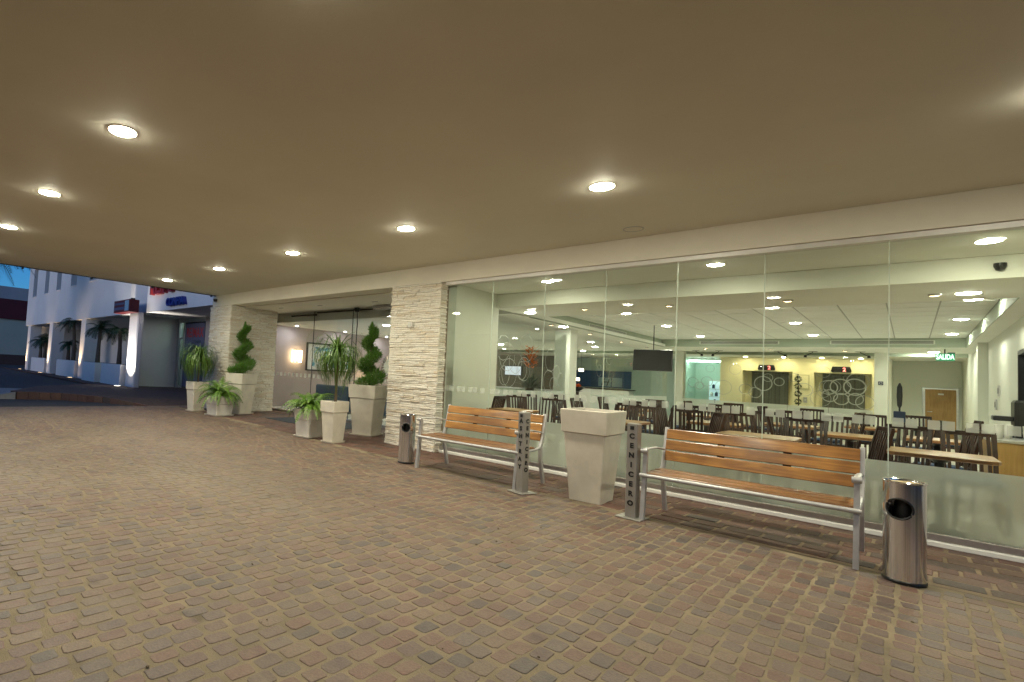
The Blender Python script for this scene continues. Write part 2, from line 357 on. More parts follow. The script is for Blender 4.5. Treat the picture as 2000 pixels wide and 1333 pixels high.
def thing(name, label, cat, loc=(0,0,0), rz=0.0, group=None):
    o = bpy.data.objects.new(name, None); COL.objects.link(o); o.location = loc; o.rotation_euler = (0,0,rz); o.empty_display_size = .2
    ORI[o.name] = Vector(loc); return tag(o, label, cat, group)
def struct(name, mb, mat, smooth=False):
    return tag(mb.build(name, mat, smooth=smooth), kind='structure')
def inst(name, me, parent, loc=(0,0,0), rot=(0,0,0), sc=(1,1,1)):
    o = bpy.data.objects.new(name, me); COL.objects.link(o); o.parent = parent; o.location = loc; o.rotation_euler = rot; o.scale = sc
    return o
def copy_tree(o, parent=None):
    c = o.copy(); COL.objects.link(c); c.parent = parent
    for ch in list(o.children): copy_tree(ch, c)
    return c
def text_mesh(body, size, mat, extrude=0.002, line=1.0, align='CENTER', bold=0.0):
    cu = bpy.data.curves.new('lettering', 'FONT'); cu.body = body; cu.size = size; cu.extrude = extrude; cu.space_line = line; cu.align_x = align; cu.offset = bold
    o = bpy.data.objects.new('lettering_tmp', cu); COL.objects.link(o)
    dg = bpy.context.evaluated_depsgraph_get(); me = bpy.data.meshes.new_from_object(o.evaluated_get(dg))
    bpy.data.objects.remove(o); bpy.data.curves.remove(cu)
    me.materials.clear(); me.materials.append(M[mat]); return me
T_ASH = [(text_mesh(c, 0.066, 'black_paint', .0015, bold=.0034)) for c in 'ASHTRAY']
T_CEN = [(text_mesh(c, 0.062, 'black_paint', .0015, bold=.0034)) for c in 'CENICERO']
T_CEN2 = [(text_mesh(c, 0.066, 'black_paint', .0015, bold=.0034)) for c in 'CENICERO']
T_SAL = text_mesh('SALIDA', .17, 'exit_white', .003, bold=.006)
T_REM = text_mesh('RE/MAX', .95, 'red_letter', .09, bold=.02)
T_CONF = text_mesh('CONFIA', .52, 'blue_letter', .09, bold=.012)
T_BREM = text_mesh('RE/MAX', .58, 'red_letter', .003, bold=.012)
T_BCON = text_mesh('CONFIA', .24, 'navy', .003)
T_H = text_mesh('H', .52, 'navy', .004)
T_N2 = text_mesh('2', .17, 'led_red', .003, bold=.004)
def letter(me, parent, world_loc, rot, name='lettering', sc=(1,1,1)):
    o = inst(name, me, parent, Vector(world_loc)-ORI[parent.name], rot, sc); return o
FRONT = (R(90), 0, 0); SIDE = (R(90), 0, R(90))

# ================================================================== THE SETTING
ZG = 0.006                                  # top of the stones: what things stand on
struct('ground', MB().quadv([(-900,-900,-.06),(900,-900,-.06),(900,900,-.06),(-900,900,-.06)]), 'earth')
EDGE = lambda x: 5.55 - 0.06*min(0.0, x)*1.0 if x > -14.2 else 6.4     # line where cobbles meet the brick walk
drive = struct('driveway', MB().quadv([(-14.3,-5,0),(8,-5,0),(8,EDGE(8),0),(0,EDGE(0),0),(-14.1,EDGE(-14.1),0),(-14.3,EDGE(-14.1),0)]), 'mortar')
walk = struct('pavement', MB().quadv([(-14.3,EDGE(-14.1),.002),(-14.1,EDGE(-14.1),.002),(0,EDGE(0),.002),(8,EDGE(8),.002),(8,7.3,.002),(-5.4,7.3,.002),(-5.4,8.85,.002),(-14.3,8.85,.002)]), 'dark_mortar')

def project(p):
    d = Vector(p)-Vector((0,0,HCAM)); z = d.dot(_f2)
    if z < .1: return None
    return (690.9+1013.7*d.dot(_r3)/z, 676.7-1013.7*d.dot(_u3)/z, z)
def in_frame(p, m=0):
    q = project(p); return q is not None and -m < q[0] < 2000+m and -m < q[1] < 1333+m
def stone_rings(hx, hy, h, r_, wob=.10, crn=.45):
    """outline of one worn stone: rounded corners, uneven sides, bevelled crown"""
    base = []; cr_ = min(hx, hy)*crn
    for sx, sy, a0 in ((1,1,0),(-1,1,90),(-1,-1,180),(1,-1,270)):
        for da in (8, 45, 82):
            a = R(a0+da); ox, oy = sx*(hx-cr_), sy*(hy-cr_)
            base.append((ox+cr_*math.cos(a)+r_.uniform(-1,1)*wob*.045, oy+cr_*math.sin(a)+r_.uniform(-1,1)*wob*.045))
    tilt = (r_.uniform(-.02,.02), r_.uniform(-.02,.02))
    zt = lambda x, y: h + x*tilt[0] + y*tilt[1]
    return [[(x, y, 0) for x, y in base], [(x*.985, y*.985, zt(x,y)*.62) for x, y in base], [(x*.93, y*.93, zt(x,y)) for x, y in base]]
def add_stone(mb, rings, x, y, rot, z=0):
    c, s_ = math.cos(rot), math.sin(rot); i = len(mb.v); n = len(rings[0])
    for r_ in rings:
        for p in r_: mb.v.append((x+p[0]*c-p[1]*s_, y+p[0]*s_+p[1]*c, z+p[2]))
    for a in range(2):
        for k in range(n):
            k2 = (k+1) % n; mb.f.append((i+a*n+k, i+a*n+k2, i+(a+1)*n+k2, i+(a+1)*n+k))
    mb.f.append(tuple(i+2*n+k for k in range(n)))
def lay(parent, cells, hx, hy, mat, single, rest, h=(.0015,.0036), wob=.085, nvar=18, z=0.0, seed=1, crn=.45):
    r_ = random.Random(seed)
    def score(c):
        p = project((c[0], c[1], 0))
        return -1e9 if not in_frame((c[0], c[1], 0)) else -p[2]
    order = sorted(cells, key=score, reverse=True)
    near, far = order[:300], order[300:]
    vs = []
    for k in range(nvar):
        mb = MB(); add_stone(mb, stone_rings(hx, hy, r_.uniform(*h), r_, wob, crn), 0, 0, 0); vs.append(mb.mesh(single, mat))
    for c in near:
        k = r_.choice(vs); inst(single, k, parent, (c[0], c[1], z), (0, 0, c[2] + (math.pi if r_.random() < .5 else 0)), (c[3], c[4], 1))
    mb = MB()
    for c in far:
        add_stone(mb, stone_rings(hx*c[3], hy*c[4], r_.uniform(*h), r_, wob, crn), c[0], c[1], c[2], z)
    o = mb.build(rest, mat, parent); tag(o, kind='stuff')
cells = []
PX, PY = .100, .140
for i in range(-142, 22):
    off = rnd.uniform(0, PY); xw = i*PX + rnd.uniform(-.004,.004)
    y = -1.6 + off
    while y < 5.6 + 1:
        x = xw + .018*math.sin(y*1.1 + i*.05) + .012*math.sin(y*2.7+1)
        step = PY*rnd.uniform(.86, 1.14)
        if y < EDGE(x)-.07:
            cells.append((x + rnd.uniform(-.005,.005), y, rnd.uniform(-.07,.07), rnd.uniform(.90,1.06), rnd.uniform(.86,1.04)*step/PY))
        y += step
lay(drive, cells, .0422, .0618, 'cobble', 'cobblestone', 'far_cobblestones', seed=3)
cells = []
ROW = .205
for j in range(-2, 20):
    y0 = 5.50 + j*ROW; x = -14.2 + rnd.uniform(0, .26)
    while x < 2.2:
        L = .262*rnd.uniform(.9, 1.1); yy = y0 + .018*math.sin(x*.7+j)
        slope = max(0.0, min(1.0, (7.0-yy)/1.5))
        yl = yy - .06*min(0, x)*slope
        if yl > EDGE(x)+.085 and (yl < 6.98 or (-14.2 < x < -5.5 and yl < 9.2)):
            cells.append((x+L/2, yl, -.06*slope*(1 if x < 0 else 0) + rnd.uniform(-.012,.012), L/.262*.98, rnd.uniform(.94,1.03)))
        x += L
lay(walk, cells, .1215, .0945, 'side_brick', 'brick', 'far_bricks', h=(.003,.006), wob=.04, z=.002, seed=5, crn=.16)

struct('unseen_rear_wall', MB().box(-30, 30, -13.3, -13, 0, 4.2), 'far_brown')  # unseen dark wall added behind the camera so the glass mirrors no bright horizon
# road, raised brick corner and walk before the neighbouring building
struct('road', MB().quadv([(-120,-60,-.03),(-14.3,-60,-.03),(-14.3,9,-.03),(-120,9,-.03)]), 'asphalt')
corner = [(-14.3,5.75),(-15.7,4.95),(-16.65,4.12),(-17.0,3.1),(-17.35,3.0),(-20.0,4.2),(-23.0,6.6),(-24.0,7.3),(-62,8.1),(-62,12.5),(-14.3,12.5)]
hz = [.0,.14,.17,.18,.18,.16,.13,.05,.02,.02,.0]
mb = MB(); top = [(x,y,z) for (x,y),z in zip(corner,hz)]
mb.quadv([top[i] for i in range(len(top))][::-1])
lw = struct('footpath', mb, 'path_brick')
mb = MB()
for k in range(10):
    a, c = Vector((*corner[k], 0)), Vector((*corner[k+1], 0)); n_ = max(1, int((c-a).length/.24)); 
    if k > 7: break
    for q in range(n_):
        p0 = a.lerp(c, q/n_+.004); p1 = a.lerp(c, (q+1)/n_-.004); z0 = hz[k]+(hz[k+1]-hz[k])*q/n_; z1 = hz[k]+(hz[k+1]-hz[k])*(q+1)/n_
        d = (p1-p0).normalized(); nn = Vector((d.y,-d.x,0))*-.05
        mb.hexa([(p0.x,p0.y,-.05),(p1.x,p1.y,-.05),(p1.x-nn.x,p1.y-nn.y,-.05),(p0.x-nn.x,p0.y-nn.y,-.05),(p0.x,p0.y,z0+.006),(p1.x,p1.y,z1+.006),(p1.x-nn.x,p1.y-nn.y,z1+.006),(p0.x-nn.x,p0.y-nn.y,z0+.006)])
tag(mb.build('kerb_bricks', 'side_brick', lw), kind='stuff')
mb = MB(); mb.hexa([(-17.3,2.2,-.03),(-16.95,3.05,-.03),(-18.6,3.6,-.03),(-22,2.6,-.03),(-17.3,2.2,-.02),(-16.95,3.05,.17),(-18.6,3.6,.17),(-22,2.6,.0)])
struct('ramp', mb, 'kerb_concrete')

# ------------------------------------------------------------------ hotel shell (room behind the glass)
ZA, ZB, ZT = 2.82, 2.58, 2.80
struct('room_floor', MB().box(-13.6, -6.42, 8.86, 9.2, -.05, .03).box(-13.6, 1.15, 9.2, 27.2, -.05, .03).box(-5.36, 1.15, 7.2, 9.2, -.05, .03), 'room_floor')
struct('ceiling_front', MB().box(-5.2, 1.1, 7.12, 8.36, ZA, ZA+.1), 'room_ceiling')
struct('bulkhead', MB().box(-5.2, 1.1, 8.36, 8.5, ZB, ZA-.003), 'room_ceiling')
mb = MB(); RX0, RX1, RY0, RY1 = -5.4, .88, 9.95, 18.4
mb.box(-5.3, 1.1, 8.503, RY0, ZB, ZB+.08); mb.box(-5.3, RX0+.1 if False else -5.3+.001, RY0, RY1, ZB, ZB+.08)
mb.box(RX1, 1.1, RY0+.002, RY1-.002, ZB, ZB+.08); mb.box(-13.6, 1.1, RY1, 20.8, ZB, ZB+.08); mb.box(-13.6, 1.1, 22.4, 27, ZB, ZB+.08)
mb.box(-13.6, -6.42, 8.86, 9.3, ZB+.002, ZB+.082); mb.box(-13.6, RX0, 9.301, RY1-.002, ZB+.002, ZB+.082)
mb.box(-13.6, -6.42, 8.86, 8.90, ZB+.083, 3.3)
struct('ceiling', mb, 'room_ceiling')
mb = MB()      # sage sides of the tiled recess and of the shallow recess by the lifts
mb.box(RX0-.06, RX0, RY0, RY1, ZB+.083, ZT+.05); mb.box(RX0, RX1, RY1, RY1+.06, ZB+.083, ZT+.05); mb.box(RX1, RX1+.06, RY0, RY1, ZB+.083, ZT+.05); mb.box(RX0, RX1, RY0-.06, RY0, ZB+.083, ZT+.05)
mb.box(RX0-.005, RX0+.004, RY0, RY1, ZB-.004, ZB+.09); mb.box(RX0+.004, RX1, RY1-.004, RY1+.005, ZB-.004, ZB+.09); mb.box(RX1-.004, RX1+.005, RY0, RY1-.004, ZB-.004, ZB+.09)
mb.box(-13.6, 1.1, 22.34, 22.4, ZB+.0, ZB+.20); mb.box(-13.6, 1.1, 20.8, 22.34, ZB+.20, ZB+.24)
struct('ceiling_recess', mb, 'sage_paint')
tl = struct('ceiling_tiles', MB().box(RX0, RX1, RY0, RY1, ZT+.012, ZT+.05), 'tile_grid')
nx, ny = 11, 14; dx, dy = (RX1-RX0)/nx, (RY1-RY0)/ny
tm = MB().bbox(-dx/2+.010, dx/2-.010, -dy/2+.022, dy/2-.022, 0, .011, .003).mesh('tile', 'ceiling_tile')
for i in range(nx):
    for j in range(ny): inst('tile', tm, tl, (RX0+(i+.5)*dx, RY0+(j+.5)*dy, ZT+rnd.uniform(0,.002)))
struct('roof_slab', MB().box(-13.75, 6, 7.36, 27.4, 3.3, 3.5), 'fascia_paint')
mb = MB()                                        # side wall beside the stone pillar, room side walls
mb.box(-5.36, -5.2, 7.13, 8.45, .03, 3.3)
mb.box(1.1, 1.25, 7.13, 11.3, .03, 3.3); mb.box(1.1, 1.25, 12.5, 27.2, .03, 3.3); mb.box(1.1, 1.25, 11.3, 12.5, .03, .75); mb.box(1.1, 1.25, 11.3, 12.5, 2.12, 3.3)
mb.box(.96, 1.1, 16.9, 17.2, .03, ZB)            # pier on the side wall
struct('wall_right', mb, 'room_wall')
mb = MB(); mb.box(1.26, 6, 7.0, 7.3, 0, 2.85); mb.box(.742, 1.26, 7.001, 7.12, 0, 2.848)
struct('wall_front', mb, 'fascia_paint')
mb = MB()
YB = 24.0
for a, c in ((-5.0,-4.30),(-2.85,-2.28),(-.86,-.45)): mb.box(a, c, YB, YB+.6, .03, ZB-.002)
for a, c in ((-4.30,-2.85),(-2.28,-.86)): mb.box(a, c, YB, YB+.6, 2.09, ZB-.002)
mb.box(-4.30,-2.85,YB+.601,YB+.7,.03,2.3); mb.box(-2.28,-.86,YB+.601,YB+.7,.03,2.3)
struct('wall_lifts', mb, 'cream_wall')
mb = MB(); mb.box(-.45, .27, YB+.8, YB+.95, .03, ZB-.002); mb.box(1.04, 1.098, YB+.8, YB+.95, .03, ZB-.002); mb.box(.27, 1.04, YB+.8, YB+.95, 1.74, ZB-.002); mb.box(-.45,-.40,YB-.3,YB+.8,.03,ZB-.002)
struct('wall_corridor', mb, 'room_wall')
mb = MB(); mb.box(-13.6, -6.5, 27, 27.2, .03, ZB-.002); mb.box(-6.5,-5.0,26.4,26.6,.03,ZB-.002); mb.box(-6.5,-6.4,24,26.4,.03,ZB-.002); mb.box(-5.0,-4.9,24.61,26.4,.03,ZB-.002)
struct('wall_kitchen', mb, 'mint_wall')
mb = MB(); mb.box(-13.75, -13.6, 8.5, 27.2, .0, 3.3)
struct('wall_lobby', mb, 'lobby_wall')
mb = MB(); mb.box(-9.8, -7.2, 16.0, 16.2, .03, 2.1)
struct('wall_bar', mb, 'brown_wall')

# ------------------------------------------------------------------ canopy
cn = thing('entrance_canopy', 'wide taupe plastered canopy ceiling over the cobbled drive', 'canopy', (-13.2, -5, 3.15))
MB().box(-13.2, 6.5, -5, 6.95, 3.15, 3.55).build('ceiling_slab', 'canopy_paint', cn)
MB().box(-13.38, 6.5, 6.952, 7.35, 2.85, 3.56).build('fascia_beam', 'fascia_paint', cn)
MB().box(-13.24, -13.203, -5, 6.95, 3.135, 3.60).build('edge_flashing', 'dark_metal', cn)
MB().box(-13.6, -6.43, 7.352, 8.85, 2.832, 3.3).build('porch_soffit', 'fascia_paint', cn)
for y in (2.3, 3.7, 5.15, 6.8): MB().bbox(-13.275, -13.19, y, y+.035, 3.10, 3.16).build('clip', 'black_plastic', cn)
c_ = thing('dome_camera', 'small black dome camera at the far end of the canopy beam', 'camera', (-13.15, 6.90, 3.02))
MB().lathe([(.0,-.055),(.04,-.045),(.055,-.01),(.055,.03),(.0,.03)], 14, (-13.15, 6.90, 3.02)).build('dome', 'black_plastic', c_, smooth=True)
sp = thing('ceiling_speaker', 'flat round flush speaker in the canopy ceiling beside the beam', 'speaker', (-2.26, 6.55, 3.15))
MB().lathe([(.0,-.006),(.085,-.006),(.10,-.002),(.10,0)], 24, (-2.26,6.55,3.149)).build('grille', 'fascia_paint', sp, smooth=True)
MB().lathe([(.10,-.003),(.108,-.007),(.112,0)], 24, (-2.26,6.55,3.149)).build('trim_ring', 'painted_steel', sp, smooth=True)

def downlight(x, y, z, r_, mat, label, group, trim='white_plastic', rim=.005, drop=.005, dome=.15):
    t = thing('downlight', label, 'ceiling light', (x, y, z), 0, group)
    MB().lathe([(r_, -drop*.3), (r_+rim*.4, -drop), (r_+rim, -drop*.5), (r_+rim, 0)], 24).build('trim_ring', trim, t, False, True)
    MB().lathe([(.001,-drop*.35-r_*dome), (r_*.4,-drop*.35-r_*dome*.9), (r_*.75,-drop*.35-r_*dome*.55), (r_,-drop*.35)], 24).build('lens', mat, t, False, True)
    return t
ORD = ['first', 'second', 'third', 'fourth', 'fifth', 'sixth', 'seventh', 'eighth', 'ninth', 'tenth', 'eleventh', 'twelfth']
for k in range(6):
    downlight(.46-2.46*k+(.16 if k == 0 else 0), 4.96, 3.15, .104, 'lamp_canopy', 'bright round canopy downlight, %s counting from the bins side in the row along the glass' % ORD[k], 'canopy downlights')
for k in range(5):
    downlight(-2.05-2.40*k+(.22 if k == 0 else 0), 1.40-(.1 if k == 0 else 0), 3.15, .104, 'lamp_canopy', 'bright round canopy downlight in the outer row over the drive, %s from the camera' % ORD[k], 'canopy downlights')
for k, x in enumerate((-11.4, -9.9, -8.1)):
    t = thing('slot_diffuser', 'thin slot diffuser in the porch soffit, %s from the far pillar' % ORD[k], 'air vent', (x, 7.9+.1*k, 2.83), 0, 'porch soffit vents')
    MB().box(-.09,.09,-.015,.015,-.004,-.0005).build('slot','dark_metal',t,False); MB().box(-.105,.105,-.025,.025,-.0005,-.0001).build('frame','fascia_paint',t,False)

# ------------------------------------------------------------------ stone-clad pillars
def stone_meshes(seed, n=14):
    r_ = random.Random(seed); out = []
    for k in range(n):
        mb = MB(); nx_ = 4
        # unit strip: x 0..1, z 0..1, front at y = 0 (towards -y), back at y = 1
        fr = [[(i/(nx_-1)*(1-.02)+.01, r_.uniform(-.18,.18), j*(1-.10)+.05) for i in range(nx_)] for j in (0, 1)]
        bk = [[(i/(nx_-1), 1.0, j) for i in range(nx_)] for j in (0, 1)]
        mid = [(i/(nx_-1)*.98+.01, r_.uniform(-.30,.0), .5+r_.uniform(-.12,.12)) for i in range(nx_)]
        i0 = 0; rows = [bk[0], fr[0], mid, fr[1], bk[1]]
        mb.loft([[p for p in row] for row in rows], False, closed=False)
        nn = nx_
        mb.f.append(tuple(q*nn for q in range(5))); mb.f.append(tuple(q*nn+nn-1 for q in reversed(range(5))))
        out.append(mb)
    return out
def clad(parent, faces, n_single, seed):
    """faces: (origin, u direction, outward normal, width, height)"""
    r_ = random.Random(seed); prot = stone_meshes(seed); ms = [p.mesh('stone', 'ledge_stone') for p in prot]; allp = []
    for (o_, u_, n_, W, H, pxw) in faces:
        z = 0.0
        while z < H-.01:
            h = min(r_.choice((.024,.030,.036,.044)), H-z)
            if H-z-h < .02: h = H-z
            x = -r_.uniform(0,.012)
            while x < W-.005:
                L = r_.uniform(.09,.34)
                if W-x-L < .06: L = W-x + r_.uniform(0, .012)
                d = r_.uniform(.010,.034)
                allp.append((L*h*pxw, o_, u_, n_, x, z, L, h, d)); x += L
            z += h
    allp.sort(key=lambda p: -p[0]); mb = MB()
    for q, (s_, o_, u_, n_, x, z, L, h, d) in enumerate(allp):
        mat = Matrix(((u_[0]*(L-.003), -n_[0]*d, 0, o_[0]+u_[0]*x + n_[0]*d), (u_[1]*(L-.003), -n_[1]*d, 0, o_[1]+u_[1]*x + n_[1]*d), (0, 0, h-.003, o_[2]+z), (0,0,0,1)))
        k = r_.randrange(len(ms))
        if q < n_single:
            o = bpy.data.objects.new('stone', ms[k]); COL.objects.link(o); o.parent = parent
            o.matrix_local = Matrix.Translation(-ORI[parent.name]) @ mat
        else:
            i = len(mb.v); mb.v += [tuple(mat @ Vector(v)) for v in prot[k].v]; mb.f += [tuple(i+j for j in f) for f in prot[k].f]
    if mb.v: tag(mb.build('small_stones', 'ledge_stone', parent), kind='stuff')
p2 = thing('stone_pillar', 'cream split-stone pillar between the entrance and the dining room glass', 'pillar', (-5.9, 7.1, 0))
MB().box(-6.42, -5.36, 6.90, 7.60, 0, 2.845).build('core', 'stone_backing', p2)
MB().box(-6.42, -5.40, 7.601, 8.70, 0, 2.82).build('return_wall', 'room_wall', p2)
clad(p2, [((-6.44,6.90,.01),(1,0,0),(0,-1,0),1.10,2.83,1.0), ((-5.36,6.90,.01),(0,1,0),(1,0,0),.16,2.83,.5), ((-6.42,7.6,.01),(0,-1,0),(-1,0,0),.70,2.83,.2)], 300, 11)
p1 = thing('stone_pillar', 'deep cream split-stone pillar at the far end of the entrance', 'pillar', (-12.9, 7.6, 0))
MB().box(-13.40, -12.32, 6.95, 8.42, 0, 2.845).build('core', 'stone_backing', p1)
clad(p1, [((-13.42,6.95,.01),(1,0,0),(0,-1,0),1.12,2.83,1.0), ((-12.32,6.95,.01),(0,1,0),(1,0,0),1.47,2.83,.9)], 300, 12)
sw = thing('wall_box', 'small white square box fixed on the cream stone pillar', 'sensor', (-5.95, 6.86, 2.13))
MB().bbox(-6.0,-5.90,6.835,6.885,2.085,2.18,.008).build('case','white_plastic',sw); MB().bbox(-5.975,-5.925,6.828,6.836,2.12,2.145,.003).build('cover','room_wall',sw)

# ------------------------------------------------------------------ glass front of the dining room
gf = thing('glass_shopfront', 'tall frameless glass front of the dining room above a pale plinth', 'glass wall', (-5.3, 7.05, 0))
seams = [-5.30, -4.451, -3.592, -2.747, -1.916, -1.082, -.139, .690]
MB().bbox(-5.33, .70, 6.995, 7.118, .0, .055, .012).build('base_strip', 'white_paint', gf)
MB().bbox(-5.33, .70, 7.02, 7.115, .0555, .118, .006).build('plinth', 'aluminium', gf)
MB().box(-5.33, .70, 6.985, 7.115, 2.795, 2.849).build('top_track', 'track_metal', gf)
MB().box(.692, .74, 7.0, 7.118, .118, 2.79).build('end_post', 'dark_metal', gf)
sqf = MB().quadv([(0,0,0),(.075,0,0),(.075,0,.083),(0,0,.083)]).mesh('etched_square','etched_film')
for k in range(7):
    a, c = seams[k]+.004, seams[k+1]-.004
    pn = MB().quadv([(a,7.05,.118),(c,7.05,.118),(c,7.05,2.797),(a,7.05,2.797)]).build('pane', 'pane_glass', gf)
    MB().quadv([(a,7.058,.119),(c,7.058,.119),(c,7.058,.705),(a,7.058,.705)]).build('frosted_film', 'frost_film', pn)
    x = a+.02; q = 0
    while x < c-.08:
        inst('etched_square', sqf, pn, Vector((x,7.0465,1.035))-ORI[gf.name]); x += .075+(.012 if q % 2 == 0 else .062); q += 1
for x in seams[1:-1]: MB().box(x-.0035, x+.0035, 7.045, 7.056, .118, 2.797).build('glass_joint', 'glass_edge', gf)

# ------------------------------------------------------------------ entrance glazing
eg = thing('entrance_glazing', 'frameless glass entrance with sliding doors between the two stone pillars', 'glass wall', (-9.5, 8.75, 0))
YE = 8.75
MB().box(-13.55, -6.45, YE-.03, YE+.10, 0, .06).build('threshold', 'aluminium', eg)
MB().box(-12.0, -10.9, YE-.07, YE-.02, 2.70, 2.74).build('door_operator', 'dark_metal', eg)
MB().box(-10.9, -6.45, YE-.02, YE+.02, 2.765, 2.79).build('door_track', 'dark_metal', eg)
MB().box(-8.6, -6.45, YE-.20, YE-.06, 2.73, 2.82).build('track_cover', 'aluminium', eg)
MB().box(-13.0, -12.93, YE-.02, YE+.06, .06, 2.83).build('side_frame', 'aluminium', eg)
sqm = MB().quadv([(0,0,0),(.10,0,0),(.10,0,.10),(0,0,.10)]).mesh('etched_square','etched_film')
for k, (a, c, y) in enumerate(((-12.93,-11.05,YE+.02),(-11.05,-9.45,YE+.04),(-9.52,-7.85,YE),(-7.85,-6.47,YE+.04))):
    pn = MB().quadv([(a,y,.06),(c,y,.06),(c,y,2.82),(a,y,2.82)]).build('pane', 'door_glass', eg)
    x = a+.05
    while x < c-.1: inst('etched_square', sqm, pn, Vector((x,y-.003,1.02))-ORI[eg.name]); x += .19
for x, y in ((-11.05,YE+.015),(-9.48,YE-.01),(-7.85,YE)): MB().box(x-.008, x+.008, y, y+.012, .06, 2.82).build('glass_joint', 'dark_metal', eg)
pc = thing('porch_camera', 'black camera with a hanging cable above the entrance doors', 'camera', (-9.2, 8.60, 2.72))
MB().lathe([(0,-.06),(.05,-.045),(.07,0),(.07,.05),(0,.06)], 14, (-9.2,8.60,2.76)).build('dome','black_plastic',pc,smooth=True)
MB().tube([(-9.2,8.61,2.70),(-9.18,8.62,2.4),(-9.2,8.63,2.3),(-9.2,8.63,.1)], .012, 6).build('cable','black_plastic',pc)

# ================================================================== THINGS ON THE PAVEMENT
def make_bench(label, x, y):
    t = thing('park_bench', label, 'bench', (x, y, ZG), 0, 'benches before the glass')
    W = .735
    rec = lambda z: .56 + (z-.44)*.22          # y of the reclining back plane
    for k, z0 in enumerate((.528, .638, .748)):
        z1 = z0+.098; y0, y1 = rec(z0), rec(z1); b = .006
        prof = [(y0,z0+b),(y0+.004,z0),(y0+.026,z0),(y0+.03,z0+b),(y1+.03,z1-b),(y1+.026,z1),(y1+.004,z1),(y1,z1-b)]
        mb = MB().loft([[(xx, py, pz) for py, pz in prof][::-1] for xx in (-W+.012, W-.012)], True)
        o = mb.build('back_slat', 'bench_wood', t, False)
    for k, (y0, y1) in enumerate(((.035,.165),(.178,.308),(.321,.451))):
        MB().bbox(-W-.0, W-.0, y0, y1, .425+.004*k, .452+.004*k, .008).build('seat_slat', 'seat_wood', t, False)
    MB().tube([(-W-.03,.0,.425),(W+.03,.0,.425)], .019, 12).build('front_rail', 'painted_steel', t, False, True)
    MB().tube([(-W,.46,.43),(W,.46,.43)], .014, 10).build('rear_rail', 'painted_steel', t, False, True)
    for s in (-1, 1):
        xx = s*W
        def bar(pts, w, d, name):
            rings = []
            for (py, pz, k) in pts: rings.append([(xx-w/2,py-d*k/2,pz),(xx+w/2,py-d*k/2,pz),(xx+w/2,py+d*k/2,pz),(xx-w/2,py+d*k/2,pz)])
            MB().loft(rings, True).build(name, 'painted_steel', t, False)
        bar([(-.0,0,1.0),(.03,.30,1.0),(.045,.45,.95),(.055,.65,.9)], .034, .048, 'leg')
        bar([(.68,0,1.0),(.60,.30,1.0),(.585,.45,1.0),(rec(.60)+.045,.60,.9),(rec(.86)+.045,.86,.8)], .034, .048, 'leg')
        MB().tube([(xx,.015,.662),(xx,.10,.672),(xx,.35,.668),(xx,.60,.635)], [.022,.022,.019,.017], 10, True, .55).build('armrest', 'painted_steel', t, False, True)
        MB().tube([(xx-.028,.02,.655),(xx+.028,.02,.655)], .024, 12).build('armrest_end', 'painted_steel', t, False, True)
        MB().tube([(xx,-.0,.425),(xx,.2,.418),(xx,.46,.428),(xx,.57,.45)], .017, 8).build('seat_support', 'painted_steel', t, False, True)
    for s in (-.25, .25):
        for zz in (.622, .732): MB().bbox(s-.03, s+.03, rec(zz)+.018, rec(zz)+.03, zz-.012, zz+.02, .003).build('bracket', 'dark_metal', t, False)
    return t
make_bench('honey wood slat bench with grey steel frame beside the oval bin', -1.008, 5.50)
make_bench('honey wood slat bench with grey steel frame before the stone pillar', -3.86, 5.57)

def make_bin(label, x, y, rx, ry, h, hole_ang, hr):
    t = thing('ash_bin', label, 'litter bin', (x, y, ZG), 0, 'steel ash bins')
    n, m_ = 56, 44; mb = MB(); zc = h*.735
    px = lambda a: (rx*math.cos(a), ry*math.sin(a))
    for j in range(m_+1):
        for k in range(n):
            a = 2*math.pi*k/n; mb.v.append((*px(a), .02+(h-.03)*j/m_))
    for j in range(m_):
        for k in range(n):
            a = 2*math.pi*(k+.5)/n; z = .02+(h-.03)*(j+.5)/m_
            da = (a-hole_ang+math.pi) % (2*math.pi)-math.pi
            if abs(da) < 1.4 and (da*rx*1.0/hr)**2 + ((z-zc)/hr)**2 < .93: continue
            k2 = (k+1) % n; mb.f.append((j*n+k, j*n+k2, (j+1)*n+k2, (j+1)*n+k))
    mb.build('body', 'brushed_steel', t, False, True)
    MB().lathe([(1.0,0),(1.03,.004),(1.03,.018),(.99,.024)], n, sx=rx, sy=ry).build('base_ring', 'black_plastic', t, False, True)
    MB().lathe([(1.0,h-.012),(1.035,h-.010),(1.04,h-.002),(1.0,h+.004),(.93,h),(.91,h-.012)], n, sx=rx, sy=ry).build('rim', 'brushed_steel', t, False, True)
    MB().disc((0,0,h-.012), rx*.915, n, True, ry*.915).build('sand', 'sand', t, False)
    ca, sa = math.cos(hole_ang), math.sin(hole_ang); ring = []
    for k in range(33):
        b = 2*math.pi*k/32; aa = hole_ang + hr*math.cos(b)/rx; q = px(aa); ring.append((q[0]*1.02, q[1]*1.02, zc+hr*math.sin(b)))
    MB().tube(ring, .0075, 8, False).build('mouth_ring', 'black_plastic', t, False, True)
    MB().lathe([(.97,.03),(.5,.05),(.5,h-.1),(.97,h-.05)], 32, sx=rx, sy=ry).build('liner', 'black_paint', t, False, True)
    return t
make_bin('oval brushed steel ash bin with round black mouth beside the nearest bench', -.025, 5.48, .110, .135, .70, R(-104), .070)
make_bin('slim round steel ash bin at the stone pillar end of the far bench', -4.93, 5.73, .115, .115, .69, R(-62), .058)

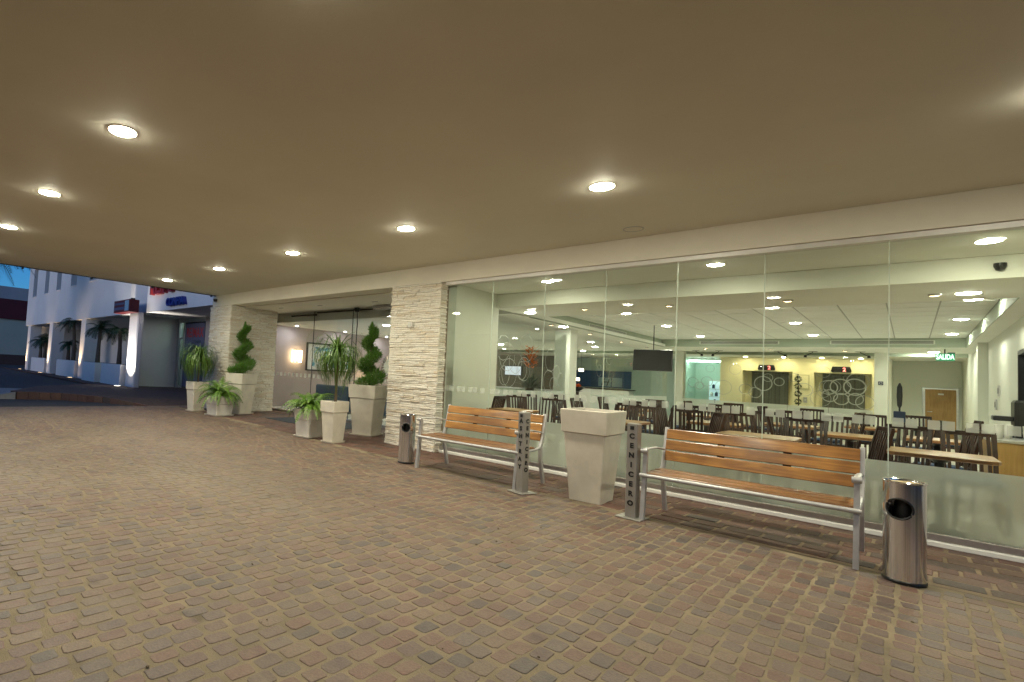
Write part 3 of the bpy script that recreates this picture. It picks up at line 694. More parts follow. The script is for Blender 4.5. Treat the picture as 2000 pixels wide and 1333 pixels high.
def make_post(label, x, y, rz, texts):
    t = thing('ashtray_post', label, 'ashtray', (x, y, ZG), rz, 'ashtray posts')
    h = .905; w = .048
    MB().bbox(-w,w,-w,w,.006,h,.004).build('column','steel_post',t,False)
    MB().bbox(-.115,.115,-.115,.115,0,.008,.002).build('base_plate','steel_post',t,False)
    MB().box(-w+.004,w-.004,-w+.004,w-.004,h,h+.003).build('cap','steel_post',t,False)
    for mes, rot, fx, fy, ztop, st in texts:
        for k, me in enumerate(mes): inst('letter', me, t, (fx, fy, ztop-k*st), rot)
    MB().box(-.018,.018,-w-.0035,-w-.001,h-.058,h-.022).build('ash_slot','black_paint',t,False)
    return t
w_ = .0502
make_post('square steel ashtray post lettered on two faces beside the far bench', -3.01, 5.53, R(-16), [(T_ASH, FRONT, 0, -w_, .785, .086), (T_CEN, SIDE, w_, 0, .785, .078)])
make_post('square steel ashtray post lettered CENICERO beside the nearest bench', -1.84, 5.52, R(-4), [(T_CEN2, FRONT, 0, -w_, .765, .092)])

def pot(t, bx, by, tx, ty, h, rim_h, rim_o, mat='stoneware', saucer=True):
    """square tapering planter with a deep collar; origin at its centre"""
    def ring(x, y, z, b=.012): return [(-x+b,-y,z),(x-b,-y,z),(x,-y+b,z),(x,y-b,z),(x-b,y,z),(-x+b,y,z),(-x,y-b,z),(-x,-y+b,z)]
    s0 = .02 if saucer else 0.0; zr = h-rim_h
    f = zr/h; mx, my = bx+(tx-bx)*f*.86, by+(ty-by)*f*.86
    MB().loft([ring(bx,by,s0), ring(mx,my,zr), ring(mx*.98,my*.98,zr)], True).build('body', mat, t, False)
    MB().loft([ring(mx+rim_o*.35,my+rim_o*.35,zr-.004), ring(mx+rim_o,my+rim_o,zr+.006), ring(tx,ty,h-.006), ring(tx-.006,ty-.006,h), ring(tx-.030,ty-.030,h), ring(tx-.036,ty-.036,h-.05)], False).build('collar', mat, t, False)
    MB().loft([ring(tx-.036,ty-.036,h-.0451), ring(tx-.05,ty-.05,h-.045)], True).build('soil', 'soil', t, False)
    if saucer: MB().loft([ring(bx*1.18,by*1.18,0), ring(bx*1.24,by*1.24,.026), ring(bx*1.14,by*1.14,.026), ring(bx*1.1,by*1.1,.012)], True).build('saucer', mat, t, False)

pl = thing('tall_planter', 'tall empty square stoneware planter between the two benches', 'planter', (-2.40, 5.93, ZG), R(3))
pot(pl, .165, .20, .245, .33, .985, .25, .020, saucer=False)

# ---- foliage builders, all local to their thing
def blade(mb, base, tip_dir, L, w, side, droop=0.0, seg=3):
    pts = []; p = Vector(base); d = Vector(tip_dir).normalized(); side = Vector(side).normalized()
    for k in range(seg+1):
        pts.append(p.copy()); d = (d + Vector((0,0,-droop))/seg).normalized(); p = p + d*(L/seg)
    i = len(mb.v)
    for k, q in enumerate(pts):
        ww = w*(1-(k/seg)**1.6)*.5+.0004; mb.v.append(tuple(q-side*ww)); mb.v.append(tuple(q+side*ww))
    for k in range(seg): mb.f.append((i+2*k, i+2*k+1, i+2*k+3, i+2*k+2))
def spiral_tree(t, z0, H, r0, seed, phase):
    r_ = random.Random(seed); mb = MB()
    MB().tube([(0,0,z0-.06),(.01,0,z0+H*.5),(0,0,z0+H*.93)], [.022,.018,.008], 8).build('trunk','bark',t,False,True)
    N = 6500
    for k in range(N):
        u = r_.random()**1.25; turns = 2.6; a = phase + 2*math.pi*turns*u
        rad = r0*(1-u*.66); cx, cy = rad*.50*math.cos(a), rad*.50*math.sin(a); cz = z0 + H*(.03+.88*u)
        rr = rad*.72*(1 - .10*u)
        v = Vector((r_.gauss(0,1), r_.gauss(0,1), r_.gauss(0,1)*.8)).normalized(); q = rr*(r_.uniform(.55,1.0))
        p = Vector((cx,cy,cz)) + Vector((v.x*q, v.y*q, v.z*q*.62))
        d = (v + Vector((0,0,.9)) + Vector((r_.uniform(-.4,.4),)*3)).normalized()
        sd = d.cross(Vector((r_.uniform(-1,1), r_.uniform(-1,1), r_.uniform(-1,1)))).normalized()
        blade(mb, p, d, r_.uniform(.045,.095), .014, sd, 0, 1)
    for k in range(260):
        u = r_.random(); a = r_.uniform(0,6.28); q = .055*(1-u)
        blade(mb, (q*math.cos(a), q*math.sin(a), z0+H*(.84+.13*u)), (math.cos(a)*.3, math.sin(a)*.3, 1), .08, .012, (-math.sin(a), math.cos(a), 0), 0, 1)
    mb.build('crown', 'topiary_leaf', t, False)
def ponytail(t, z0, H, spread, fall, seed, n=150):
    r_ = random.Random(seed); mb = MB()
    MB().tube([(0,0,z0-.05),(.008,.004,z0+.05),(.0,.01,z0+H*.6),(.01,0,z0+H)], [.036,.026,.020,.022], 9).build('trunk','bark',t,False,True)
    for k in range(n):
        a = r_.uniform(0, 2*math.pi); el = r_.uniform(.2, 1.35); d = Vector((math.cos(a)*math.cos(el), math.sin(a)*math.cos(el), math.sin(el)))
        L = fall*r_.uniform(.65,1.15)
        pts = []; p = Vector((0,0,z0+H)); seg = 9
        for q in range(seg+1):
            pts.append(p.copy()); p = p + d*(L/seg); d = (d + Vector((0,0,-.42*(1.1-.3*el/1.35)))).normalized()
            hz_ = Vector((p.x,p.y,0))
            if hz_.length > spread: d = (d - hz_.normalized()*.45).normalized()
        side = Vector((-math.sin(a), math.cos(a), 0)); i = len(mb.v); w = r_.uniform(.013,.021)
        for q, pp in enumerate(pts):
            ww = w*(1-(q/seg)**2.2)*.5+.0006; fold = Vector((0,0,.25*ww)); mb.v.append(tuple(pp-side*ww+fold)); mb.v.append(tuple(pp+side*ww+fold))
        for q in range(seg): mb.f.append((i+2*q, i+2*q+1, i+2*q+3, i+2*q+2))
    mb.build('crown', 'ponytail_leaf', t, False)
def fern(t, z0, spread, rise, seed, n=34):
    r_ = random.Random(seed); mb = MB()
    for k in range(n):
        a = 2*math.pi*k/n + r_.uniform(-.25,.25); el = r_.uniform(.55,1.35); L = spread*r_.uniform(.85,1.25)
        d = Vector((math.cos(a)*math.cos(el), math.sin(a)*math.cos(el), math.sin(el))); p = Vector((.03*math.cos(a), .03*math.sin(a), z0)); seg = 15
        tang = Vector((-math.sin(a), math.cos(a), 0))
        for q in range(seg):
            p2_ = p + d*(L/seg); i = len(mb.v); w = .003
            mb.v += [tuple(p-tang*w), tuple(p+tang*w), tuple(p2_+tang*w), tuple(p2_-tang*w)]; mb.f.append((i,i+1,i+2,i+3))
            u = q/seg; ll = .085*math.sin(math.pi*min(1,.18+u*.80))**.8*(1.15-.4*u)*rise
            for s in (-1,1):
                if q > 0: blade(mb, p, tang*s + d*.45 + Vector((0,0,-.12)), ll*r_.uniform(.8,1.1), .030, d, .35, 2)
            p = p2_; d = (d + Vector((0,0,-.165))).normalized()
    mb.build('crown', 'fern_leaf', t, False)

t = thing('spiral_topiary', 'spiral clipped conifer in a tall square planter nearest the stone pillar', 'potted tree', (-7.46, 7.42, ZG), R(20), 'plants at the entrance')
pot(t, .205, .24, .30, .34, 1.0, .26, .02); spiral_tree(t, .97, 1.30, .29, 21, R(250))
t = thing('spiral_topiary', 'spiral clipped conifer in a tall square planter by the far stone pillar', 'potted tree', (-12.46, 7.62-.42, ZG), R(20), 'plants at the entrance')
pot(t, .19, .24, .27, .32, 1.04, .27, .02); spiral_tree(t, 1.0, 1.38, .33, 22, R(200)); t.location.x = -11.90; t.location.y = 7.15
t = thing('ponytail_palm', 'ponytail palm with drooping strap leaves in a square planter, front of entrance', 'potted palm', (-6.93, 6.07, ZG), R(8), 'plants at the entrance')
pot(t, .115, .15, .165, .21, .72, .19, .016); ponytail(t, .70, .78, .30, .95, 31, 330)
t = thing('ponytail_palm', 'ponytail palm with low bushy leaves in the farthest square planter', 'potted palm', (-12.72, 6.33, ZG), R(8), 'plants at the entrance')
pot(t, .13, .17, .18, .235, .76, .20, .016); ponytail(t, .72, .60, .36, .95, 32, 520)
t = thing('potted_fern', 'bushy sword fern in a low pale pot beside the entrance mat', 'potted fern', (-7.66, 6.12, ZG), R(8), 'plants at the entrance')
pot(t, .165, .20, .20, .25, .52, .20, .008, 'stoneware_pale'); fern(t, .50, .60, 1.15, 41, 60)
t = thing('potted_fern', 'spreading sword fern in a low pot between the two far planters', 'potted fern', (-11.60, 6.40, ZG), R(8), 'plants at the entrance')
pot(t, .19, .23, .235, .28, .47, .19, .010, 'stoneware_pale'); fern(t, .46, .68, 1.3, 42, 60)
tag(MB().bbox(-10.7,-8.3, 7.15, 8.6, ZG, ZG+.012, .004).build('door_mat','mat_fibre'), 'dark blue grey fibre mat before the glass entrance', 'door mat')

# ================================================================== DINING ROOM
def make_chair(loc, rz, label):
    t = thing('dining_chair', label, 'chair', loc, rz, 'dark dining chairs')
    hw, zt = .20, .955
    yb = lambda z: .19 + .085*((z-.44)/.5)**1.5 if z > .44 else .19
    MB().bbox(-hw, hw, -.21, .19, .40, .44, .008).build('seat', 'dark_wood', t, False)
    MB().bbox(-hw+.015, hw-.015, -.205, .17, .4405, .485, .016).build('cushion', 'blue_fabric', t, False)
    for s in (-1, 1):
        MB().bbox(s*(hw-.022)-.018, s*(hw-.022)+.018, -.21, -.174, 0, .40, .004).build('leg', 'dark_wood', t, False)
        zs = (0, .42, .60, .78, zt-.02); x = s*(hw-.014)
        MB().loft([[(x-.016*k,yb(z)-.016,z),(x+.016*k,yb(z)-.016,z),(x+.016*k,yb(z)+.016,z),(x-.016*k,yb(z)+.016,z)] for z, k in zip(zs,(1,1,1,1,1.15))], True).build('leg', 'dark_wood', t, False)
    n = 6
    for k in range(n):
        x = -hw+.055+(2*hw-.11)*k/(n-1); zs = (.50,.62,.76,zt-.045)
        MB().loft([[(x-.013,yb(z)-.007,z),(x+.013,yb(z)-.007,z),(x+.013,yb(z)+.007,z),(x-.013,yb(z)+.007,z)] for z in zs], True).build('slat', 'dark_wood', t, False)
    for z0, z1 in ((zt-.05,zt),(.485,.52)):
        y0 = yb((z0+z1)/2); rings = []
        for k in range(5):
            x = -hw + 2*hw*k/4; bow = .018*(1-(x/hw)**2); rings.append([(x,y0+bow-.012,z0),(x,y0+bow+.012,z0),(x,y0+bow+.012,z1),(x,y0+bow-.012,z1)])
        MB().loft(rings, True).build('rail', 'dark_wood', t, False)
    return t
def make_table(loc, label, w=.36, d=.36):
    t = thing('dining_table', label, 'table', loc, 0, 'dining tables')
    def ring(x, y, z, b=.06): return [(-x+b,-y,z),(x-b,-y,z),(x-b*.3,-y+b*.3,z),(x,-y+b,z),(x,y-b,z),(x-b*.3,y-b*.3,z),(x-b,y,z),(-x+b,y,z),(-x+b*.3,y-b*.3,z),(-x,y-b,z),(-x,-y+b,z),(-x+b*.3,-y+b*.3,z)]
    MB().loft([ring(w-.02,d-.02,.712), ring(w,d,.72), ring(w,d,.748)], True).build('edge', 'table_edge', t, False)
    MB().loft([ring(w-.004,d-.004,.7482), ring(w-.008,d-.008,.752)], True).build('tabletop', 'table_wood', t, False)
    MB().lathe([(.17,0),(.17,.02),(.05,.05),(.035,.1),(.035,.66),(.12,.71)], 14).build('pedestal', 'dark_metal', t, False, True)
    return t
Z0 = .03
tabs = [(.20,7.78,.36,.38),(-1.22,7.72,.36,.36),(-2.85,7.85,.34,.36),(-4.55,7.95,.32,.34),(-.55,9.75,.34,.4),(-2.05,9.75,.34,.4),(-3.6,9.9,.34,.4),(-1.35,11.3,.34,.4),(-2.75,12.2,.34,.4),(.25,10.7,.32,.4),(-4.1,12.4,.34,.4),(-.45,12.9,.34,.4)]
tl_ = ['nearest the service counter', 'behind the backrest of the nearest bench', 'behind the tall empty planter', 'behind the far bench', 'in the second row, under the spotlights', 'in the second row, past the planter', 'second row near the etched partition', 'in the third row at mid room', 'in the third row below the screen', 'beside the service counter', 'farthest row below the hanging screen', 'farthest row toward the wooden door']
for (x, y, w, d), lb in zip(tabs, tl_): make_table((x, y, Z0), 'square light wood dining table '+lb, w, d)
chairs = [  # x, y, rotation, row
 (.47,8.62,8,0),(-.10,8.95,-20,0),(-.44,7.95,-72,0),(-.86,8.62,12,0),(-1.50,8.85,35,0),(-1.96,8.15,-60,0),(-2.72,8.62,25,0),(-3.28,9.05,-12,0),(-4.92,8.95,55,0),(-5.02,7.85,-85,0),(-4.35,8.75,10,0),
 (.27,9.75,-75,1),(-.78,10.75,-10,1),(-1.15,9.75,95,1),(-1.45,10.4,20,1),(-2.30,9.15,-170,1),(-2.55,9.45,80,1),(-2.20,10.55,15,1),(-3.05,10.2,-80,1),(-3.65,10.75,0,1),(-4.15,10.05,85,1),(-5.35,10.0,40,1),
 (-1.45,12.1,10,2),(-.75,11.5,-85,2),(-2.0,11.5,80,2),(-2.75,11.3,-170,2),(-2.75,13.1,5,2),(-3.35,12.3,85,2),(-4.65,12.6,85,2),(-4.1,13.3,0,2),(.1,12.9,-80,2),(-.5,13.8,0,2),(-5.2,11.4,70,2),(-1.05,12.7,85,2)]
tabs2 = [(-1.5,14.6),(-3.0,14.9),(.1,15.0)]
chairs += [(x+dx_, y+dy_, a_, 3) for x, y in tabs2 for dx_, dy_, a_ in ((.5,.02,-80),(-.5,0,82),(.02,.62,4))]
for k, (x, y) in enumerate(tabs2): make_table((x, y, Z0), 'square light wood dining table in the last row, %s from the wooden door side' % ('third','second','first')[[1,0,2][k]], .34, .38)
rows = [[], [], [], []]
for c in chairs: rows[c[3]].append(c)
chair_src = None
for r_i, rw in enumerate(rows):
    for k, (x, y, a, _) in enumerate(sorted(rw)):
        lb = 'dark slatted dining chair, %s along the %s row behind the glass, counting from the pillar' % (ORD[k], ('first','second','third','last')[r_i])
        if chair_src is None: chair_src = make_chair((x, y, Z0), R(a), lb)
        else:
            c = copy_tree(chair_src); c.location = (x, y, Z0); c.rotation_euler = (0,0,R(a)); c['label'] = lb

# lights of the room
for k, (x, y) in enumerate(((-3.83,7.58),(-1.63,7.5),(.5,7.6))): downlight(x, y, ZA, .082, 'lamp_front', 'round ceiling downlight just inside the glass, %s from the stone pillar' % ORD[k], 'room downlights')
for k, (x, y) in enumerate((x_, y_) for y_ in (11.6,14.3,17.3) for x_ in (-4.1,-1.67,.62)):
    downlight(x, y, ZT, .092, 'lamp_room', 'round downlight in the tiled recess, %s counting row by row from the glass' % ORD[k], 'room downlights')
for k, (x, y) in enumerate(((-5.0,9.24),(-5.58,11.9),(-6.8,16.4),(-7.6,18.7),(.46,9.35),(.42,20.1))):
    downlight(x, y, ZB+(.002 if x < RX0 else 0), .10, 'lamp_room', ['round soffit downlight at the stone pillar end','round soffit downlight beside the tiled recess','lobby downlight left of the blue wall','far lobby downlight near the blue wall','round soffit downlight by the side wall','round downlight beside the exit sign'][k], 'room downlights')
for k, (x, y) in enumerate(((-3.9,9.1),(-2.6,9.17),(-1.16,9.23),(.2,9.34),(-5.6,11.34),(-5.7,13.7),(-5.9,16.4),(-5.96,18.83),(-4.4,19.2),(-2.84,19.5),(-1.23,19.7))):
    downlight(x, y, ZB+(.002 if x < RX0 else 0), .032, 'lamp_halogen', 'small warm halogen spot in the room soffit, %s counting from the glass side' % ORD[k], 'halogen spots', 'painted_steel', .028, .02)
for k, (x, y) in enumerate(((-4.15,23.6),(-3.05,23.6),(-2.05,23.6),(-1.1,23.6))):
    downlight(x, y, ZB, .06, 'lamp_washer', 'warm spot washing the wall above the lifts, %s from the kitchen' % ORD[k], 'lift wall spots')
for k, (x, y) in enumerate(((-8.5,12.2),(-9.5,14.5),(-9.0,21),(-10.5,23),(-7.3,22.9),(-10.6,17.5))):
    downlight(x, y, ZB+(.0 if y > 18.4 else .002), .10, 'lamp_room', 'lobby downlight behind the etched partition, %s toward the blue wall' % ORD[k], 'lobby downlights')
for k, y in enumerate((9.75,11.8,13.85)):
    downlight(-13.15, y, ZB+.002, .045, 'lamp_lobby', 'cool white spot over the lobby picture wall, %s from the doors' % ORD[k], 'lobby wall spots')
downlight(-9.9, 10.4, ZB+.002, .10, 'lamp_room', 'round downlight just inside the entrance doors', 'lobby downlights')
downlight(.25, 22.0, ZB+.2, .10, 'lamp_room', 'corridor downlight in front of the wooden door', 'room downlights')

# air grilles
def grille(p, u, n_, L, h, label):
    t = thing('air_grille', label, 'air vent', p, 0, 'linear air grilles'); u = Vector(u); n_ = Vector(n_); z = Vector((0,0,1))
    def slab(a, b, z0, z1, d0, d1):
        return [u*a+n_*d0+z*z0, u*b+n_*d0+z*z0, u*b+n_*d1+z*z0, u*a+n_*d1+z*z0, u*a+n_*d0+z*z1, u*b+n_*d0+z*z1, u*b+n_*d1+z*z1, u*a+n_*d1+z*z1]
    MB().hexa(slab(0,L,0,h,-.002,.003)).build('backing','dark_metal',t,False)
    mb = MB()
    for a, b, z0, z1 in ((-.02,L+.02,-.012,.004),(-.02,L+.02,h-.004,h+.012),(-.02,.006,.004,h-.004),(L-.006,L+.02,.004,h-.004)): mb.hexa(slab(a,b,z0,z1,-.001,.012))
    mb.build('frame','room_wall',t,False)
    for k in (1,2): MB().hexa(slab(.007,L-.007,h*k/3-.005,h*k/3+.005,.0,.009)).build('slat','room_wall',t,False)
grille((-4.35,18.395,2.665),(1,0,0),(0,-1,0),1.85,.07,'long linear air grille on the recess back, kitchen side')
grille((-1.42,18.395,2.665),(1,0,0),(0,-1,0),1.80,.07,'long linear air grille on the recess back, exit sign side')
grille((-5.395,12.9,2.67),(0,1,0),(1,0,0),2.4,.07,'linear air grille on the side of the tiled recess')
for k, (y, L) in enumerate(((9.6,.8),(10.9,1.2),(12.8,1.6))): grille((-12.9,y,2.585),(0,1,0),(1,0,0),L,.05,'linear air grille above the lobby wall, %s from the doors' % ORD[k])

# columns
for nm, x0, x1, y0, y1, lb in (('column',-6.12,-5.72,12.6,13.0,'square white column between dining room and lobby'),('column',-.69,-.43,20.6,20.95,'slim grey column between the lifts and the corridor'),('column',-5.62,-5.36,20.6,20.9,'square white column beside the kitchen doorway')):
    t = thing(nm, lb, 'column', ((x0+x1)/2,(y0+y1)/2,Z0)); MB().bbox(x0,x1,y0,y1,Z0,ZB,.006).build('shaft','room_wall',t); MB().box(x0-.006,x1+.006,y0-.006,y1+.006,Z0,Z0+.1).build('skirting','aluminium',t)
ns = thing('no_smoking_sign','small dark square sign on the slim grey column','sign',(-.56,20.59,1.75)); MB().box(-.61,-.51,20.585,20.599,1.68,1.78).build('plate','navy',ns); MB().tube([(-.56+.03*math.cos(a*.5236),20.583,1.73+.03*math.sin(a*.5236)) for a in range(13)],.004,6,False).build('ring','white_plastic',ns)

# etched glass partitions: rings on clear glass over a frosted base
def partition(name, label, p, u, W, zf, ztop, rings, npan):
    t = thing(name, label, 'glass partition', p); u = Vector(u); P0 = Vector(p); nrm = Vector((u.y,-u.x,0))
    def q(a, b, z0, z1, o): return [P0+u*a+nrm*o+Vector((0,0,z0)), P0+u*b+nrm*o+Vector((0,0,z0)), P0+u*b+nrm*o+Vector((0,0,z1)), P0+u*a+nrm*o+Vector((0,0,z1))]
    for k in range(npan):
        a, b = W*k/npan+.004, W*(k+1)/npan-.004
        pn = MB().quadv(q(a,b,0,ztop,0)).build('pane','door_glass',t)
        MB().quadv(q(a,b,.0,zf,.006)).build('frosted_film','frost_band',pn)
    mb = MB()
    for cx, cz, rr, th in rings:
        n_ = 40; i = len(mb.v)
        for k in range(n_):
            a = 2*math.pi*k/n_
            for s in (rr-th/2, rr+th/2): mb.v.append(tuple(P0+u*(cx+s*math.cos(a))+nrm*.007+Vector((0,0,cz+s*math.sin(a)))))
        for k in range(n_): k2 = (k+1) % n_; mb.f.append((i+2*k,i+2*k+1,i+2*k2+1,i+2*k2))
    tag(mb.build('etched_rings','etched_film',t), kind='stuff')
rg = random.Random(5); rings = []
for k in range(16): rings.append((rg.uniform(.2,4.6), rg.uniform(1.12,2.0), rg.choice((.12,.16,.19,.23)), rg.choice((.012,.018,.026))))
rings += [(3.72,1.52,.20,.026),(3.98,1.55,.22,.028),(4.28,1.56,.23,.03),(3.75,1.28,.17,.024),(4.0,1.20,.16,.024),(4.3,1.22,.16,.024),(2.2,1.55,.22,.028),(2.0,1.25,.16,.022),(1.75,1.35,.16,.022)]
partition('glass_partition','clear glass partition etched with rings before the lifts',(-5.36,20.62,Z0),(1,0,0),4.66,.93,2.45,rings,5)
rings = [(rg.uniform(.3,3.0), rg.uniform(1.15,2.1), rg.choice((.16,.2,.26,.3)), .012) for k in range(13)]
partition('glass_partition','glass partition etched with overlapping rings beside the far dining chairs',(-5.8,9.3,Z0),(0,1,0),3.25,1.02,2.45,rings,3)
rings = [(rg.uniform(.3,6.5), rg.uniform(1.15,2.1), rg.choice((.16,.2,.26)), .010) for k in range(9)]
partition('glass_partition','tall glass partition beyond the white column, before the blue wall',(-5.85,14.2,Z0),(0,1,0),6.4,.95,2.45,rings,5)

# lifts
for k, (x0, x1) in enumerate(((-4.10,-3.03),(-2.10,-1.04))):
    t = thing('lift', 'brown steel lift doors with dark floor display, %s' % ('kitchen side' if k == 0 else 'corridor side'), 'lift', ((x0+x1)/2,YB+.5,Z0), 0, 'lifts')
    xm = (x0+x1)/2
    MB().box(x0,x0+.07,YB+.50,YB+.595,Z0,2.08).build('jamb','lift_door_steel',t); MB().box(x1-.07,x1,YB+.50,YB+.595,Z0,2.08).build('jamb','lift_door_steel',t); MB().box(x0+.07,x1-.07,YB+.50,YB+.595,2.0,2.08).build('lintel','lift_door_steel',t)
    for a, c in ((x0+.072,xm-.003),(xm+.003,x1-.072)): MB().box(a,c,YB+.55,YB+.59,Z0+.01,1.998).build('door_leaf','lift_door_steel',t)
    d = thing('floor_display', 'black lift floor display over the %s lift' % ('kitchen side' if k == 0 else 'corridor side'), 'display', (xm-.02,YB-.03,2.21), 0, 'lift displays')
    mb = MB(); mb.loft([[(xm-.02-.235,yy,2.12),(xm-.02+.235,yy,2.12),(xm-.02+.255,yy,2.17),(xm-.02+.215,yy,2.31),(xm-.02-.215,yy,2.31),(xm-.02-.255,yy,2.17)] for yy in (YB-.06,YB-.001)],True); mb.build('case','black_plastic',d)
    letter(T_N2, d, (xm+.06,YB-.063,2.155), FRONT)
    hb = thing('call_panel', 'small grey call panel beside the %s lift' % ('kitchen side' if k == 0 else 'corridor side'), 'panel', (-2.5+.9*k,YB-.02,1.2), 0, 'lift call panels')
    MB().bbox(-2.55+.0*k+ (1.95 if k else 0),-2.45+(1.95 if k else 0),YB-.02,YB-.001,1.02,1.22,.004).build('plate','painted_steel',hb); MB().box(-2.52+(1.95 if k else 0),-2.48+(1.95 if k else 0),YB-.026,YB-.0205,1.1,1.14).build('button','white_plastic',hb)
t = thing('notice_board','pale framed notice beside the lift doors','notice',(-2.55,YB-.02,1.75)); MB().bbox(-2.76,-2.40,YB-.02,YB-.001,1.5,2.0,.004).build('frame','pale_panel',t); MB().box(-2.73,-2.43,YB-.024,YB-.0205,1.53,1.97).build('sheet','cream_wall',t)
t = thing('ball_topiary','slim stacked ball topiary plant standing between the lifts','potted plant',(-2.62,23.3,Z0))
MB().lathe([(.10,0),(.13,.02),(.15,.32),(.13,.32),(.0,.30)],14,(-2.62,23.3,Z0)).build('pot','dark_metal',t,smooth=True); MB().tube([(-2.62,23.3,.3),(-2.6,23.3,1.2),(-2.63,23.3,2.0)],.02,6).build('stem','bark',t)
mb = MB(); r_ = random.Random(9)
for cz in (.75,1.05,1.32,1.58,1.82):
    for k in range(160):
        v = Vector((r_.gauss(0,1),r_.gauss(0,1),r_.gauss(0,1))).normalized(); blade(mb, Vector((-2.62,23.3,cz))+v*.07, v, .05,.03, v.cross(Vector((.3,.5,1))).normalized(),0,1)
mb.build('crown','palm_leaf',t)

# kitchen doorway, fridge, tube lamp
t = thing('tube_lamp','bright fluorescent tube lamp on the kitchen ceiling','ceiling light',(-5.8,25.6,2.42)); MB().tube([(-6.35,25.2,2.46),(-5.15,25.2,2.46)],.03,10).build('tube','lamp_tube',t); MB().box(-6.4,-5.1,25.15,25.25,2.49,2.57).build('housing','white_plastic',t)
t = thing('display_fridge','blue lit glass display fridge in the kitchen doorway','fridge',(-5.45,25.8,Z0)); MB().box(-5.80,-5.08,25.9,26.35,Z0,1.72).build('cabinet','white_plastic',t); MB().box(-5.76,-5.12,25.88,25.899,.35,1.66).build('back_light','fridge_light',t)
for z in (.7,1.0,1.32): MB().box(-5.75,-5.13,25.80,25.879,z,z+.02).build('shelf','aluminium',t)
for k, (x, z) in enumerate(((-5.66,1.02),(-5.5,1.02),(-5.3,1.02),(-5.6,1.34),(-5.35,1.34),(-5.55,.72),(-5.3,.72))): MB().lathe([(.05,0),(.055,.02),(.055,.13),(.02,.17),(.0,.17)],10,(x,25.84,z+.02)).build('bottle','blue_fabric' if k % 2 else 'white_plastic',t)
# hanging screen
t = thing('hanging_screen','black flat television hanging from the dining room soffit','television',(-4.3,14.0,1.95)); T = Matrix.Translation(Vector((-4.3,14.0,1.93))) @ Matrix.Rotation(R(10),4,'Z') @ Matrix.Rotation(R(-8),4,'X')
MB().bbox(-.42,.42,-.03,.03,-.26,.26,.008,T).build('case','black_plastic',t); MB().box(-.39,.39,-.034,-.0305,-.235,.235,T).build('panel','screen_black',t); MB().tube([(-4.3,14.05,2.15),(-4.3,14.05,2.79)],.011,8).build('bracket','dark_metal',t)
# track spots on arms
for k, x in enumerate((-4.9,-4.25,-2.75,-1.95,-.95)):
    t = thing('arm_spotlight','black arm spotlight near the lift partition, %s from the kitchen side' % ORD[k],'spotlight',(x,20.2,ZB),0,'arm spotlights'); s = 1 if k % 2 == 0 else -1
    MB().tube([(0,0,0),(.0,0,-.03),(.16*s,.0,-.13)],.010,6).build('arm','dark_metal',t,False); MB().lathe([(0,.05),(.03,.04),(.04,-.03),(.0,-.03)],10,(.17*s,0,-.15)).build('head','black_plastic',t,False,True); MB().box(-.1,.1,-.015,.015,-.012,-.0005).build('track','dark_metal',t,False)
# exit sign
t = thing('exit_sign','lit green exit sign reading SALIDA under the soffit','exit sign',(.57,19.0,2.4)); MB().bbox(.42,.73,19.0,19.03,2.30,2.475,.004).build('panel','exit_green',t); letter(T_SAL,t,(.575,18.996,2.335),FRONT,'lettering',(.52,1,1)); MB().tube([(.57,19.015,2.475),(.57,19.015,2.58)],.012,6).build('bracket','dark_metal',t)
# wooden door and corridor fittings
t = thing('wooden_door','plain honey wood door with white nameplate at the corridor end','door',(.66,YB+.79,Z0)); MB().box(.33,.98,YB+.78,YB+.83,Z0,1.69).build('leaf','door_wood',t)
for a, c, z0, z1 in ((.275,.329,Z0,1.735),(.981,1.035,Z0,1.735),(.329,.981,1.691,1.735)): MB().box(a,c,YB+.77,YB+.85,z0,z1).build('frame','aluminium',t)
MB().box(.6,.72,YB+.772,YB+.779,1.52,1.57).build('nameplate','white_plastic',t); MB().tube([(.38,YB+.775,.98),(.38,YB+.72,.98),(.48,YB+.715,.98)],.014,8).build('handle','brushed_steel',t)
t = thing('paddle_sign','tall black paddle sign on a pole over a navy box','sign',(-.12,12.6,Z0)); MB().tube([(-.12,12.6,Z0),(-.12,12.6,1.2)],.012,8).build('pole','dark_metal',t); MB().bbox(-.19,-.05,12.5,12.7,.92,1.10,.01).build('box','navy',t); MB().loft([[(-.12+.035*k*math.cos(a*.7854),12.6+.012*math.sin(a*.7854),z) for a in range(8)] for z,k in ((1.15,.3),(1.2,.8),(1.35,1),(1.5,.9),(1.57,.3))],True).build('paddle','black_plastic',t)
t = thing('dome_camera','dark dome camera on the soffit by the side wall','camera',(.72,20.3,2.58)); MB().lathe([(0,-.07),(.05,-.05),(.07,-.01),(.07,0)],14,(.72,20.3,2.579)).build('dome','black_plastic',t,smooth=True)
t = thing('dome_camera','dark dome camera on the bulkhead just inside the glass','camera',(.62,8.34,2.72)); MB().lathe([(0,-.05),(.03,-.04),(.045,0),(.045,.03),(0,.03)],14,(.62,8.33,2.70)).build('dome','black_plastic',t,smooth=True)
